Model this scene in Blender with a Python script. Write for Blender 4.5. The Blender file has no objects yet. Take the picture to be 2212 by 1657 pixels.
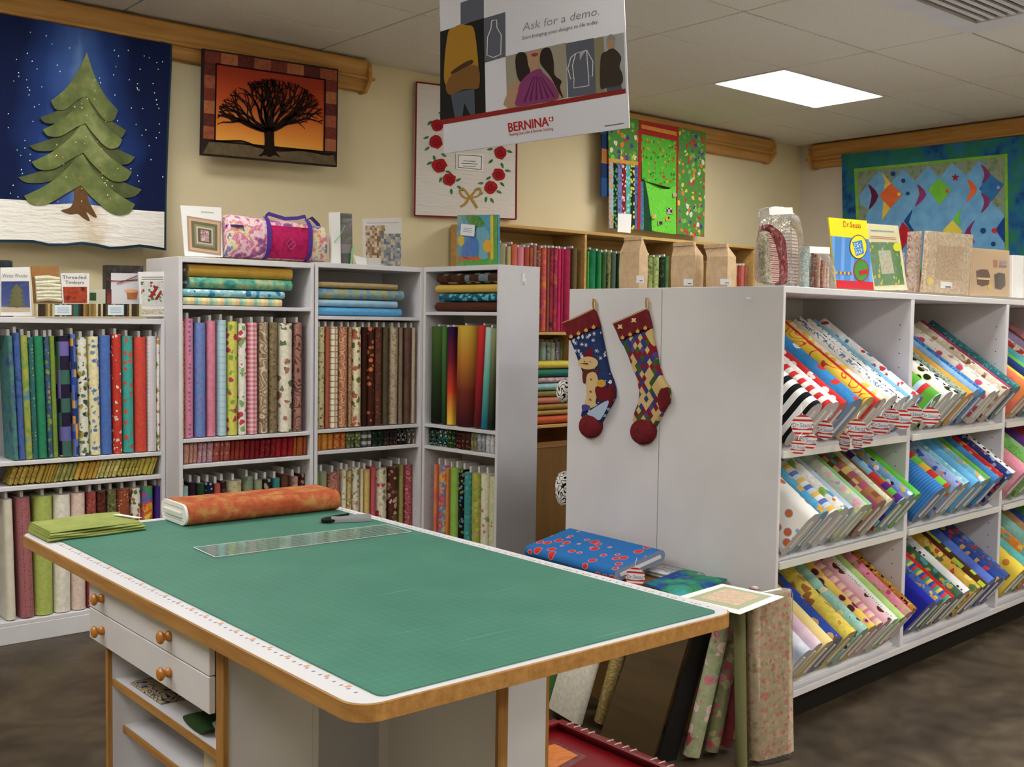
import bpy, bmesh, math, random
import numpy as np
from mathutils import Vector, Matrix

# ---------------------------------------------------------------- camera
HC, F_PX, PITCH, ROLL, YAWX = 1.58, 2350.0, 0.0560, 0.0145, 0.866
_cp, _sp, _cr, _sr = math.cos(PITCH), math.sin(PITCH), math.cos(ROLL), math.sin(ROLL)
_A = np.array([[_cr, -_sr, 0], [_sr, _cr, 0], [0, 0, 1]]) @ np.array([[1, 0, 0], [0, _cp, -_sp], [0, _sp, _cp]]) @ \
    np.array([[math.sin(YAWX), -math.cos(YAWX), 0], [0, 0, -1], [math.cos(YAWX), math.sin(YAWX), 0]])
scene = bpy.context.scene
C = scene.collection
cam_d = bpy.data.cameras.new('camera')
cam = bpy.data.objects.new('camera', cam_d)
C.objects.link(cam)
cam_d.sensor_width = 36.0
cam_d.lens = 36.0 * F_PX / 2212.0
cam_d.clip_start = 0.05
cam_d.clip_end = 60
cam.matrix_world = Matrix(((_A[0][0], -_A[1][0], -_A[2][0], 0), (_A[0][1], -_A[1][1], -_A[2][1], 0),
                           (_A[0][2], -_A[1][2], -_A[2][2], HC), (0, 0, 0, 1)))
scene.camera = cam
# ---------------------------------------------------------------- world, exposure, room light
world = bpy.data.worlds.new('world')
scene.world = world
world.use_nodes = True
world.node_tree.nodes['Background'].inputs[0].default_value = (0.9, 0.95, 1.0, 1)
world.node_tree.nodes['Background'].inputs[1].default_value = 0.02
scene.view_settings.view_transform = 'Standard'
scene.view_settings.look = 'None'
scene.view_settings.gamma = 1.0
scene.view_settings.use_curve_mapping = False
scene.view_settings.exposure = 0.62
LIGHT_POWER = 12.0            # emission strength of the fluorescent panels
LIGHT_COL = (1.0, 0.98, 0.94)
CEIL, WALL_Y, WALL_X = 3.24, 6.05, 8.62

rng = random.Random(7)

# ---------------------------------------------------------------- helpers: photo rays onto real planes
def ray(px, py):
    d = _A.T @ np.array([px - 1106.0, py - 828.5, F_PX])
    return Vector(d)
EYE = Vector((0, 0, HC))
class Plane:
    """a real plane of the room; n points into the room"""
    def __init__(s, p, n):
        s.p, s.n = Vector(p), Vector(n).normalized()
    def at(s, px, py, off=0.0):
        r = ray(px, py)
        t = (s.p - EYE).dot(s.n) / r.dot(s.n)
        return EYE + r * t + s.n * off
def PY(y): return Plane((0, y, 0), (0, -1, 0))
def PX(x): return Plane((x, 0, 0), (-1, 0, 0))
def PZ(z): return Plane((0, 0, z), (0, 0, 1))

# ---------------------------------------------------------------- helpers: materials
def lin(c):
    return c / 12.92 if c <= 0.04045 else ((c + 0.055) / 1.055) ** 2.4
GAIN = 0.95
def hexc(h, gain=None):
    g = GAIN if gain is None else gain
    v = [min(0.92, lin(int(h[i:i + 2], 16) / 255.0) * g) for i in (0, 2, 4)]
    if gain is None:          # printed cotton is a little duller than its swatch
        y = .2126 * v[0] + .7152 * v[1] + .0722 * v[2]
        v = [c * .9 + y * .1 for c in v]
    return (v[0], v[1], v[2], 1)
MATS = {}
class NT:
    def __init__(s, name, rough=0.8, spec=0.25):
        s.m = bpy.data.materials.new(name)
        s.m.use_nodes = True
        s.t = s.m.node_tree
        s.b = s.t.nodes['Principled BSDF']
        s.b.inputs['Roughness'].default_value = rough
        s.b.inputs['Specular IOR Level'].default_value = spec
    def n(s, typ, **kw):
        nd = s.t.nodes.new(typ)
        for k, v in kw.items():
            if k.startswith('i_'):
                key = k[2:]
                key = int(key) if key.isdigit() else key.replace('_', ' ')
                sock = nd.inputs[key]
                if isinstance(v, bpy.types.NodeSocket): s.t.links.new(v, sock)
                else: sock.default_value = v
            else: setattr(nd, k, v)
        return nd
    def l(s, a, b): s.t.links.new(a, b)
    def math(s, op, a, b=0.0, c=0.0):
        nd = s.n('ShaderNodeMath', operation=op)
        for i, v in enumerate((a, b, c)):
            if isinstance(v, bpy.types.NodeSocket): s.l(v, nd.inputs[i])
            else: nd.inputs[i].default_value = v
        return nd.outputs[0]
    def ramp(s, fac, stops, interp='LINEAR'):
        nd = s.n('ShaderNodeValToRGB')
        cr = nd.color_ramp
        cr.interpolation = interp
        while len(cr.elements) < len(stops): cr.elements.new(0.5)
        for e, (p, c) in zip(cr.elements, stops):
            e.position, e.color = p, c
        s.l(fac, nd.inputs[0])
        return nd.outputs[0]
    def mix(s, fac, a, b, typ='MIX'):
        nd = s.n('ShaderNodeMix', data_type='RGBA', blend_type=typ)
        for k, v in ((0, fac), (6, a), (7, b)):
            if isinstance(v, bpy.types.NodeSocket): s.l(v, nd.inputs[k])
            else: nd.inputs[k].default_value = v
        return nd.outputs[2]
    def coord(s, off=None):
        tc = s.n('ShaderNodeTexCoord').outputs['Object']
        if off:
            tc = s.n('ShaderNodeVectorMath', operation='ADD', i_0=tc, i_1=off).outputs[0]
        return tc
    def bump(s, h, strength=0.3, dist=0.01):
        nd = s.n('ShaderNodeBump', i_Height=h, i_Strength=strength, i_Distance=dist)
        s.l(nd.outputs[0], s.b.inputs['Normal'])
    def col(s, c):
        if isinstance(c, bpy.types.NodeSocket): s.l(c, s.b.inputs['Base Color'])
        else: s.b.inputs['Base Color'].default_value = c

def plainmat(name, h, rough=0.6, spec=0.3, metal=0.0, gain=None, alpha=1.0):
    key = ('plain', name, h, rough)
    if key in MATS: return MATS[key]
    t = NT(name, rough, spec)
    t.col(hexc(h, gain))
    t.b.inputs['Metallic'].default_value = metal
    if alpha < 1: t.b.inputs['Alpha'].default_value = alpha
    MATS[key] = t.m
    return t.m

def shade(c, k): return (min(.95, c[0] * k), min(.95, c[1] * k), min(.95, c[2] * k), 1)
_cnt = [0]
def fab(kind, cols, s=1.0):
    """cotton print; object coordinates, so the print sits on the cloth itself"""
    key = (kind, cols, s)
    if key in MATS: return MATS[key]
    _cnt[0] += 1
    cs = [hexc(h) for h in cols.split()]
    t = NT('cotton_%s_%s' % (kind, cols.split()[0]), 0.88, 0.15)
    off = (rng.uniform(0, 9), rng.uniform(0, 9), rng.uniform(0, 9))
    co = t.coord(off)
    fine = t.n('ShaderNodeTexNoise', i_Vector=co, i_Scale=60.0, i_Detail=3.0).outputs[0]
    c0 = cs[0]
    if kind == 'plain':
        col = t.ramp(fine, [(0.3, shade(c0, .86)), (0.7, shade(c0, 1.1))])
    elif kind == 'mottle':
        nz = t.n('ShaderNodeTexNoise', i_Vector=co, i_Scale=14.0 * s, i_Detail=5.0, i_Roughness=0.6).outputs[0]
        n = len(cs)
        col = t.ramp(nz, [(0.36 + 0.28 * i / max(1, n - 1), c) for i, c in enumerate(cs)])
    elif kind == 'dots':
        v = t.n('ShaderNodeTexVoronoi', i_Vector=co, i_Scale=42.0 * s, i_Randomness=0.35)
        col = t.mix(t.math('LESS_THAN', v.outputs['Distance'], 0.3), c0, cs[1])
    elif kind == 'bigdots':
        v = t.n('ShaderNodeTexVoronoi', i_Vector=co, i_Scale=28.0 * s, i_Randomness=0.75)
        col = t.ramp(v.outputs['Distance'], [(0.0, cs[1]), (0.34, cs[-1]), (0.4, c0)], 'CONSTANT')
    elif kind == 'floral':
        wob = t.n('ShaderNodeTexNoise', i_Vector=co, i_Scale=40.0 * s, i_Detail=2.0).outputs['Color']
        vec = t.n('ShaderNodeVectorMath', operation='MULTIPLY_ADD', i_0=wob, i_1=(0.03 / s,) * 3, i_2=co).outputs[0]
        v = t.n('ShaderNodeTexVoronoi', i_Vector=vec, i_Scale=31.0 * s)
        sep = t.n('ShaderNodeSeparateColor', i_0=v.outputs['Color']).outputs[0]
        n = len(cs) - 1
        pick = t.ramp(sep, [(i / n, c) for i, c in enumerate(cs[1:])], 'CONSTANT')
        inner = t.ramp(v.outputs['Distance'], [(0.0, (1, 1, 1, 1)), (0.42, (0, 0, 0, 1))], 'CONSTANT')
        rim = t.ramp(v.outputs['Distance'], [(0.0, (.75, .75, .75, 1)), (0.3, (1, 1, 1, 1))])
        pick = t.mix(1.0, pick, rim, 'MULTIPLY')
        base = t.ramp(fine, [(0.35, shade(c0, .85)), (0.65, shade(c0, 1.05))])
        col = t.mix(inner, base, pick)
    elif kind in ('stripe', 'across', 'deep'):
        ax = {'stripe': 2, 'across': 0, 'deep': 1}[kind]
        z = t.n('ShaderNodeSeparateXYZ', i_0=co).outputs[ax]
        f = t.math('FRACT', t.math('MULTIPLY', z, 12.0 * s))
        n = len(cs)
        col = t.ramp(f, [(i / n, c) for i, c in enumerate(cs)], 'CONSTANT')
    elif kind == 'check':
        xyz = t.n('ShaderNodeSeparateXYZ', i_0=co).outputs
        f = [t.math('LESS_THAN', t.math('FRACT', t.math('MULTIPLY', o, 30.0 * s)), 0.18) for o in xyz]
        m = t.math('MINIMUM', t.math('ADD', t.math('ADD', f[0], f[1]), f[2]), 1.0)
        col = t.mix(m, c0, cs[1])
    elif kind == 'gingham':
        xyz = t.n('ShaderNodeSeparateXYZ', i_0=co).outputs
        f = [t.math('LESS_THAN', t.math('FRACT', t.math('MULTIPLY', o, 34.0 * s)), 0.5) for o in xyz]
        m = t.math('MULTIPLY', t.math('ADD', f[2], t.math('MAXIMUM', f[0], f[1])), 0.5)
        col = t.mix(m, c0, cs[1])
    elif kind == 'patch':
        sc = t.n('ShaderNodeVectorMath', operation='SCALE', i_0=co)
        sc.inputs[3].default_value = 26.0 * s
        fl = t.n('ShaderNodeVectorMath', operation='FLOOR', i_0=sc.outputs[0]).outputs[0]
        w = t.n('ShaderNodeTexWhiteNoise', i_Vector=fl).outputs[0]
        n = len(cs)
        col = t.ramp(w, [(i / n, c) for i, c in enumerate(cs)], 'CONSTANT')
    elif kind == 'grad':       # ombre dyed along the bolt, s = bolt length
        z = t.n('ShaderNodeSeparateXYZ', i_0=t.coord()).outputs[2]
        f = t.math('DIVIDE', z, s)
        n = len(cs)
        col = t.ramp(f, [(0.05 + 0.9 * i / (n - 1), c) for i, c in enumerate(cs)])
    elif kind == 'swirl':
        nz = t.n('ShaderNodeTexNoise', i_Vector=co, i_Scale=12.0 * s, i_Detail=1.0).outputs[0]
        f = t.math('FRACT', t.math('MULTIPLY', nz, 9.0))
        n = len(cs)
        col = t.ramp(f, [(0.0, cs[1]), (0.3, c0)] if n == 2 else [(0.0, cs[1]), (0.25, c0), (0.7, cs[2]), (0.85, c0)], 'CONSTANT')
    elif kind == 'script':     # small printed lettering-like marks
        nz = t.n('ShaderNodeTexNoise', i_Vector=co, i_Scale=70.0 * s, i_Detail=2.0).outputs[0]
        rowf = t.math('FRACT', t.math('MULTIPLY', t.n('ShaderNodeSeparateXYZ', i_0=co).outputs[0], 40.0 * s))
        m = t.math('MULTIPLY', t.math('GREATER_THAN', nz, 0.54), t.math('LESS_THAN', rowf, 0.55))
        col = t.mix(m, c0, cs[1])
    t.col(col)
    wr = t.n('ShaderNodeTexNoise', i_Vector=co, i_Scale=18.0, i_Detail=3.0).outputs[0]
    t.bump(t.math('ADD', t.math('MULTIPLY', wr, 1.0), t.math('MULTIPLY', fine, 0.25)), 0.25, 0.006)
    MATS[key] = t.m
    return t.m
def endmat(cols):
    """raw layered edge of wrapped cloth: pale back of the print with thin layer lines"""
    h = cols.split()[0]
    key = ('end', h)
    if key in MATS: return MATS[key]
    t = NT('cloth_edge_' + h, 0.9, 0.1)
    c = hexc(h)
    w = hexc('b0aaac', 1.0)
    pale = tuple(c[i] * .5 + w[i] * .5 for i in range(3)) + (1,)
    x = t.n('ShaderNodeSeparateXYZ', i_0=t.coord()).outputs[0]
    f = t.math('FRACT', t.math('MULTIPLY', x, 160.0))
    t.col(t.ramp(f, [(0.0, shade(pale, .62)), (0.35, pale), (1.0, shade(pale, .9))]))
    MATS[key] = t.m
    return t.m

# ---------------------------------------------------------------- helpers: geometry
class MB:
    def __init__(s): s.v, s.f, s.mi = [], [], []
    def add(s, vs, fs, m=0):
        k = len(s.v)
        s.v += [Vector(v) for v in vs]
        s.f += [tuple(i + k for i in f) for f in fs]
        s.mi += [m] * len(fs)
        return s
    def box(s, x0, x1, y0, y1, z0, z1, m=0, M=None):
        vs = [Vector((x, y, z)) for z in (z0, z1) for y in (y0, y1) for x in (x0, x1)]
        if M is not None: vs = [M @ v for v in vs]
        return s.add(vs, [(0, 2, 3, 1), (4, 5, 7, 6), (0, 1, 5, 4), (2, 6, 7, 3), (0, 4, 6, 2), (1, 3, 7, 5)], m)
    def bbox(s, x0, x1, y0, y1, z0, z1, r=.004, m=0, M=None):
        """box with chamfered vertical and horizontal edges (24 verts)"""
        vs = []
        for sx, X in ((1, x0), (-1, x1)):
            for sy, Y in ((1, y0), (-1, y1)):
                for sz, Z in ((1, z0), (-1, z1)):
                    vs += [(X, Y + sy * r, Z + sz * r), (X + sx * r, Y, Z + sz * r), (X + sx * r, Y + sy * r, Z)]
        bm = bmesh.new()
        for v in vs: bm.verts.new(v)
        r_ = bmesh.ops.convex_hull(bm, input=bm.verts)
        bmesh.ops.dissolve_limit(bm, angle_limit=.01, verts=bm.verts, edges=bm.edges)
        bm.verts.index_update()
        vv = [v.co.copy() for v in bm.verts]
        ff = [[v.index for v in f.verts] for f in bm.faces]
        bm.free()
        if M is not None: vv = [M @ v for v in vv]
        return s.add(vv, ff, m)
    def prism(s, pts, d, m=0):
        """closed outline (3D points) extruded by vector d, cap on the far side of d"""
        n = len(pts)
        d = Vector(d)
        s.add([Vector(p) for p in pts] + [Vector(p) + d for p in pts],
              [tuple(range(n)), tuple(reversed(range(n, 2 * n)))] + [(i, i + n, (i + 1) % n + n, (i + 1) % n) for i in range(n)], m)
        return s
    def rings(s, rs, cap=True, m=0, capm=None):
        n = len(rs[0])
        k = len(s.v)
        for r in rs: s.v += [Vector(p) for p in r]
        for j in range(len(rs) - 1):
            for i in range(n):
                s.f.append((k + j * n + i, k + j * n + (i + 1) % n, k + (j + 1) * n + (i + 1) % n, k + (j + 1) * n + i))
                s.mi.append(m)
        if cap:
            cm = m if capm is None else capm
            s.f.append(tuple(k + i for i in reversed(range(n))))
            s.f.append(tuple(k + (len(rs) - 1) * n + i for i in range(n)))
            s.mi += [cm, cm]
        return s
    def tube(s, pts, r, n=8, m=0):
        pts = [Vector(p) for p in pts]
        rs = []
        for i, p in enumerate(pts):
            d = (pts[min(i + 1, len(pts) - 1)] - pts[max(i - 1, 0)]).normalized()
            a = d.orthogonal().normalized() if i == 0 else (a - d * a.dot(d)).normalized()
            b = d.cross(a)
            rr = r[i] if isinstance(r, (list, tuple)) else r
            rs.append([p + (a * math.cos(2 * math.pi * k / n) + b * math.sin(2 * math.pi * k / n)) * rr for k in range(n)])
        return s.rings(rs, True, m)
    def lathe(s, prof, M, n=16, m=0):
        """prof: (radius, height) along local z of M"""
        rs = [[M @ Vector((r * math.cos(2 * math.pi * k / n), r * math.sin(2 * math.pi * k / n), h)) for k in range(n)] for r, h in prof]
        return s.rings(rs, True, m)
    def strip(s, pts, half, d, m=0):
        """flat ribbon along pts, half-width vectors, thickness d"""
        pts = [Vector(p) for p in pts]
        half, d = Vector(half), Vector(d)
        rs = [[p - half, p + half, p + half + d, p - half + d] for p in pts]
        return s.rings(rs, True, m)
def wm(o):
    m = o.matrix_basis.copy()
    while o.parent:
        o = o.parent
        m = o.matrix_basis @ m
    return m
def obj(name, mb, mat, parent=None, smooth=False, local=False):
    me = bpy.data.meshes.new(name)
    me.from_pydata([tuple(v) for v in mb.v], [], mb.f)
    mats = mat if isinstance(mat, (list, tuple)) else [mat]
    for m in mats: me.materials.append(m)
    if len(mats) > 1: me.polygons.foreach_set('material_index', mb.mi)
    bm = bmesh.new()
    bm.from_mesh(me)
    bmesh.ops.recalc_face_normals(bm, faces=bm.faces)
    bm.to_mesh(me)
    bm.free()
    if smooth:
        me.polygons.foreach_set('use_smooth', [True] * len(me.polygons))
        try: me.set_sharp_from_angle(angle=math.radians(38))
        except Exception: pass
    o = bpy.data.objects.new(name, me)
    C.objects.link(o)
    if parent is not None:
        o.parent = parent
        if not local: me.transform(wm(parent).inverted())
    return o
def tag(o, label, cat, group=None):
    o['label'] = label
    o['category'] = cat
    if group: o['group'] = group
    return o
def thing(name, label, cat, loc=(0, 0, 0), group=None, M=None):
    o = bpy.data.objects.new(name, None)
    C.objects.link(o)
    o.empty_display_size = 0.05
    if M is not None:
        o.matrix_basis = M
    else: o.location = loc
    return tag(o, label, cat, group)
def solo(name, mb, mat, label, cat, group=None, smooth=False, M=None):
    """a thing that is one mesh; origin at its base"""
    o = obj(name, mb, mat, None, smooth)
    if M is None:
        xs = [v.co for v in o.data.vertices]
        b = Vector((sum(v.x for v in xs) / len(xs), sum(v.y for v in xs) / len(xs), min(v.z for v in xs)))
        M = Matrix.Translation(b)
    o.data.transform(M.inverted())
    o.matrix_basis = M
    return tag(o, label, cat, group)
def struct(name, mb, mat):
    o = obj(name, mb, mat)
    o['kind'] = 'structure'
    return o
def stuff(o):
    o['kind'] = 'stuff'
    return o
ORD = 'first second third fourth fifth sixth seventh eighth ninth tenth eleventh twelfth thirteenth fourteenth fifteenth sixteenth seventeenth eighteenth nineteenth twentieth'.split()
_t = {2: 'twenty', 3: 'thirty', 4: 'forty'}
def ordw(i):
    if i < 20: return ORD[i]
    k = i + 1
    if k % 10 == 0: return {30: 'thirtieth', 40: 'fortieth'}.get(k, str(k))
    return _t[k // 10] + '-' + ORD[k % 10 - 1]
def spl(pts, n=6, closed=False):
    """Catmull-Rom through 2D points"""
    out = []
    N = len(pts)
    for i in range(N if closed else N - 1):
        p = [pts[(i + k) % N] if closed else pts[max(0, min(N - 1, i + k))] for k in (-1, 0, 1, 2)]
        for j in range(n):
            u = j / n
            out.append(tuple(.5 * (2 * p[1][d] + (p[2][d] - p[0][d]) * u + (2 * p[0][d] - 5 * p[1][d] + 4 * p[2][d] - p[3][d]) * u * u
                                   + (3 * p[1][d] - p[0][d] - 3 * p[2][d] + p[3][d]) * u ** 3) for d in (0, 1)))
    if not closed: out.append(tuple(pts[-1]))
    return out
def oval(cx, cy, rx, ry, n=16, rot=0):
    return [(cx + rx * math.cos(a) * math.cos(rot) - ry * math.sin(a) * math.sin(rot),
             cy + rx * math.cos(a) * math.sin(rot) + ry * math.sin(a) * math.cos(rot)) for a in (2 * math.pi * k / n for k in range(n))]
def patch(mb, pl, pts, off=0.0, th=.002, m=0):
    """an outline lying on plane pl, th thick, its face towards the room"""
    return mb.prism([pl.at(x, y, off) for x, y in pts], pl.n * th, m)
def flat(name, pl, pts, mat, parent, off=0.0, th=.002):
    return obj(name, patch(MB(), pl, pts, off, th), mat, parent)
def ribbon(mb, pl, pts, w, off, th=.0015, m=0):
    """line of pixel half-width w (number or list) on plane pl"""
    L, R = [], []
    for i, p in enumerate(pts):
        a, b = pts[max(0, i - 1)], pts[min(len(pts) - 1, i + 1)]
        dx, dy = b[0] - a[0], b[1] - a[1]
        h = math.hypot(dx, dy) or 1
        ww = w[i] if isinstance(w, (list, tuple)) else w
        L.append((p[0] - dy / h * ww, p[1] + dx / h * ww))
        R.append((p[0] + dy / h * ww, p[1] - dx / h * ww))
    return patch(mb, pl, L + R[::-1], off, th, m)
def text(name, s, pl, bl, br, tl, mat, parent, off=.003, th=.0008):
    """lettering whose baseline runs bl->br and whose capital height is bl->tl"""
    cu = bpy.data.curves.new('lettering', 'FONT')
    cu.body = s
    cu.resolution_u = 2
    to = bpy.data.objects.new('lettering', cu)
    C.objects.link(to)
    dg = bpy.context.evaluated_depsgraph_get()
    me = bpy.data.meshes.new_from_object(to.evaluated_get(dg))
    bpy.data.objects.remove(to)
    bpy.data.curves.remove(cu)
    xs = [v.co.x for v in me.vertices]
    x0, x1 = min(xs), max(xs)
    o3, u3, v3 = pl.at(*bl, off), pl.at(*br, off), pl.at(*tl, off)
    U, V = u3 - o3, v3 - o3
    for v in me.vertices:
        a, b = (v.co.x - x0) / (x1 - x0), v.co.y / 0.69
        v.co = o3 + U * a + V * b
    me.name = name
    me.materials.append(mat)
    o = bpy.data.objects.new(name, me)
    C.objects.link(o)
    o.parent = parent
    me.transform(wm(parent).inverted())
    return o
# ================================================================ materials of the room
def wallmat(name, h):
    t = NT(name, 0.9, 0.15)
    c = hexc(h, 1.0)
    n1 = t.n('ShaderNodeTexNoise', i_Vector=t.coord(), i_Scale=1.3, i_Detail=4.0).outputs[0]
    t.col(t.ramp(n1, [(0.3, shade(c, .93)), (0.7, shade(c, 1.04))]))
    n2 = t.n('ShaderNodeTexNoise', i_Vector=t.coord(), i_Scale=90.0, i_Detail=3.0).outputs[0]
    t.bump(n2, 0.15, 0.003)
    return t.m
def woodmat(name, a, b, s=1.0, axis=0):
    t = NT(name, 0.5, 0.3)
    sc = [3.0, 3.0, 3.0]
    for i in range(3):
        if i != axis: sc[i] = 45.0
    mp = t.n('ShaderNodeMapping', i_Vector=t.coord(), i_Scale=tuple(v * s for v in sc)).outputs[0]
    n1 = t.n('ShaderNodeTexNoise', i_Vector=mp, i_Scale=1.0, i_Detail=6.0, i_Roughness=.65).outputs[0]
    t.col(t.ramp(n1, [(0.3, hexc(a, 1.0)), (0.7, hexc(b, 1.0))]))
    t.bump(n1, 0.12, 0.002)
    return t.m
M_wall = wallmat('wall_paint_beige', 'dfd2ae')
M_wallr = wallmat('wall_paint_pale', 'cfc4b4')
M_tile = NT('ceiling_tile_fibre', 0.95, 0.1)
_v = M_tile.n('ShaderNodeTexNoise', i_Vector=M_tile.coord(), i_Scale=160.0, i_Detail=2.0).outputs[0]
M_tile.col(M_tile.ramp(_v, [(0.32, hexc('c6c2b8', 1)), (0.45, hexc('e2dfd6', 1)), (1, hexc('e8e5dd', 1))]))
M_tile.bump(_v, 0.2, .002)
M_tile = M_tile.m
M_grid = plainmat('ceiling_grid_metal', 'a9a498', .6, .2, gain=1)
def floormat():
    t = NT('stained_concrete', 0.42, 0.4)
    co = t.coord()
    a = t.n('ShaderNodeTexNoise', i_Vector=co, i_Scale=1.6, i_Detail=7.0, i_Roughness=.62, i_Distortion=1.2).outputs[0]
    b = t.n('ShaderNodeTexNoise', i_Vector=co, i_Scale=9.0, i_Detail=5.0).outputs[0]
    f = t.math('ADD', t.math('MULTIPLY', a, .75), t.math('MULTIPLY', b, .25))
    t.col(t.ramp(f, [(0.34, hexc('2c2317', 1)), (0.5, hexc('423729', 1)), (0.62, hexc('574b39', 1)), (.7, hexc('685c48', 1))]))
    t.l(t.ramp(b, [(.3, (.35,) * 3 + (1,)), (.7, (.6,) * 3 + (1,))]), t.b.inputs['Roughness'])
    t.bump(b, 0.08, .004)
    return t.m
M_floor = floormat()
M_lam = NT('white_laminate', 0.45, 0.35)
_v = M_lam.n('ShaderNodeTexNoise', i_Vector=M_lam.coord(), i_Scale=3.0, i_Detail=3.0).outputs[0]
M_lam.col(M_lam.ramp(_v, [(.3, hexc('d2d1d7', 1)), (.7, hexc('dcdbe0', 1))]))
M_lam = M_lam.m
M_oak = woodmat('oak_edge', '8f6330', 'b98a4e', 1.0, 0)
M_oaky = woodmat('oak_edge_long', '8f6330', 'b98a4e', 1.0, 1)
M_oakz = woodmat('oak_edge_upright', '8f6330', 'b98a4e', 1.0, 2)
M_pine = woodmat('varnished_pine', 'a9783c', 'c99a58', .7, 0)
M_piney = woodmat('varnished_pine_side', 'a07038', 'bd8c4c', .7, 1)
M_beech = woodmat('light_wood_bookcase', 'b58c4c', 'd2ab6a', .8, 0)
M_core = plainmat('white_cardboard_core', 'dcdad8', .8, .1, gain=1)
M_white = plainmat('white_paper', 'ecebea', .7, .2, gain=1)
M_black = plainmat('black_board', '14110f', .7, .2, gain=1)
M_ink = plainmat('black_ink', '2a2628', .8, .1, gain=1)
M_hole = plainmat('drilled_hole', '3a3430', .9, .05, gain=1)
def clearmat(name, tint='f4f6f8', alpha=.12, rough=.12, scale=28.0, bump=.8, haze=.0, fres=.7):
    """thin clear film: mostly see-through, a glossy skin that is stronger where it creases"""
    t = NT(name, rough, 0.6)
    co = t.coord()
    n1 = t.n('ShaderNodeTexNoise', i_Vector=co, i_Scale=scale, i_Detail=3.0, i_Distortion=1.5).outputs[0]
    bp = t.n('ShaderNodeBump', i_Height=n1, i_Strength=bump, i_Distance=.012).outputs[0]
    tr = t.n('ShaderNodeBsdfTransparent')
    gl = t.n('ShaderNodeBsdfGlossy', i_Roughness=rough, i_Normal=bp)
    gl.inputs[0].default_value = hexc(tint, 1)
    fac = t.math('ADD', t.math('MULTIPLY', t.n('ShaderNodeFresnel', i_IOR=1.35, i_Normal=bp).outputs[0], fres), t.ramp(n1, [(.45, (0, 0, 0, 1)), (.7, (alpha,) * 3 + (1,))]))
    mx = t.n('ShaderNodeMixShader', i_0=fac, i_1=tr.outputs[0], i_2=gl.outputs[0])
    if haze:
        df = t.n('ShaderNodeBsdfDiffuse')
        df.inputs[0].default_value = hexc(tint, 1)
        mx = t.n('ShaderNodeMixShader', i_0=haze, i_1=mx.outputs[0], i_2=df.outputs[0])
    t.l(mx.outputs[0], t.t.nodes['Material Output'].inputs[0])
    return t.m
M_clear = clearmat('crinkled_clear_plastic', alpha=.22)
M_film = clearmat('smooth_clear_film', alpha=.07, scale=9.0, bump=.4, fres=.22)
M_acry = clearmat('clear_acrylic', 'dcebe6', .03, .05, 3.0, .05, .08, .7)

# ================================================================ room shell
fl = struct('floor', MB().box(-3.5, 9.0, -3.5, 6.4, -.1, 0), M_floor)
ce = struct('ceiling', MB().box(-3.5, 9.0, -3.5, 6.4, CEIL + .02, CEIL + .12), M_grid)
struct('wall_back', MB().box(-3.5, 9.0, WALL_Y, WALL_Y + .12, 0, CEIL + .02), M_wall)
struct('wall_right', MB().box(WALL_X, WALL_X + .12, -3.5, WALL_Y, 0, CEIL + .02), M_wallr)
struct('wall_left', MB().box(-3.2, -3.08, -3.5, WALL_Y, 0, CEIL + .02), M_wall)
struct('wall_front', MB().box(-3.08, WALL_X, -3.3, -3.18, 0, CEIL + .02), M_wall)
LX0, LY0 = 5.93, 4.30          # near corner of the lit panel fixes the 2 x 4 ft ceiling grid
lit = {(0, 0), (0, -4), (-2, -4), (-4, 0), (-6, -1), (-2, -8), (-4, -8), (0, -8), (-6, -4), (-6, -8), (-4, -11), (-2, -11), (0, -11)}  # back-wall panel and rearmost row are unseen additions that brighten the shop
VENT = (-1, -3)
tile_me = bpy.data.meshes.new('ceiling_tile')
_mb = MB().bbox(.006, 1.214, .006, .604, 0, .018, .003)
tile_me.from_pydata([tuple(v) for v in _mb.v], [], _mb.f)
tile_me.materials.append(M_tile)
M_glow = NT('lit_diffuser', .5, .2)
M_glow.col((.9, .9, .88, 1))
M_glow.b.inputs['Emission Color'].default_value = LIGHT_COL + (1,)
M_glow.b.inputs['Emission Strength'].default_value = LIGHT_POWER
M_glow = M_glow.m
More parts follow.
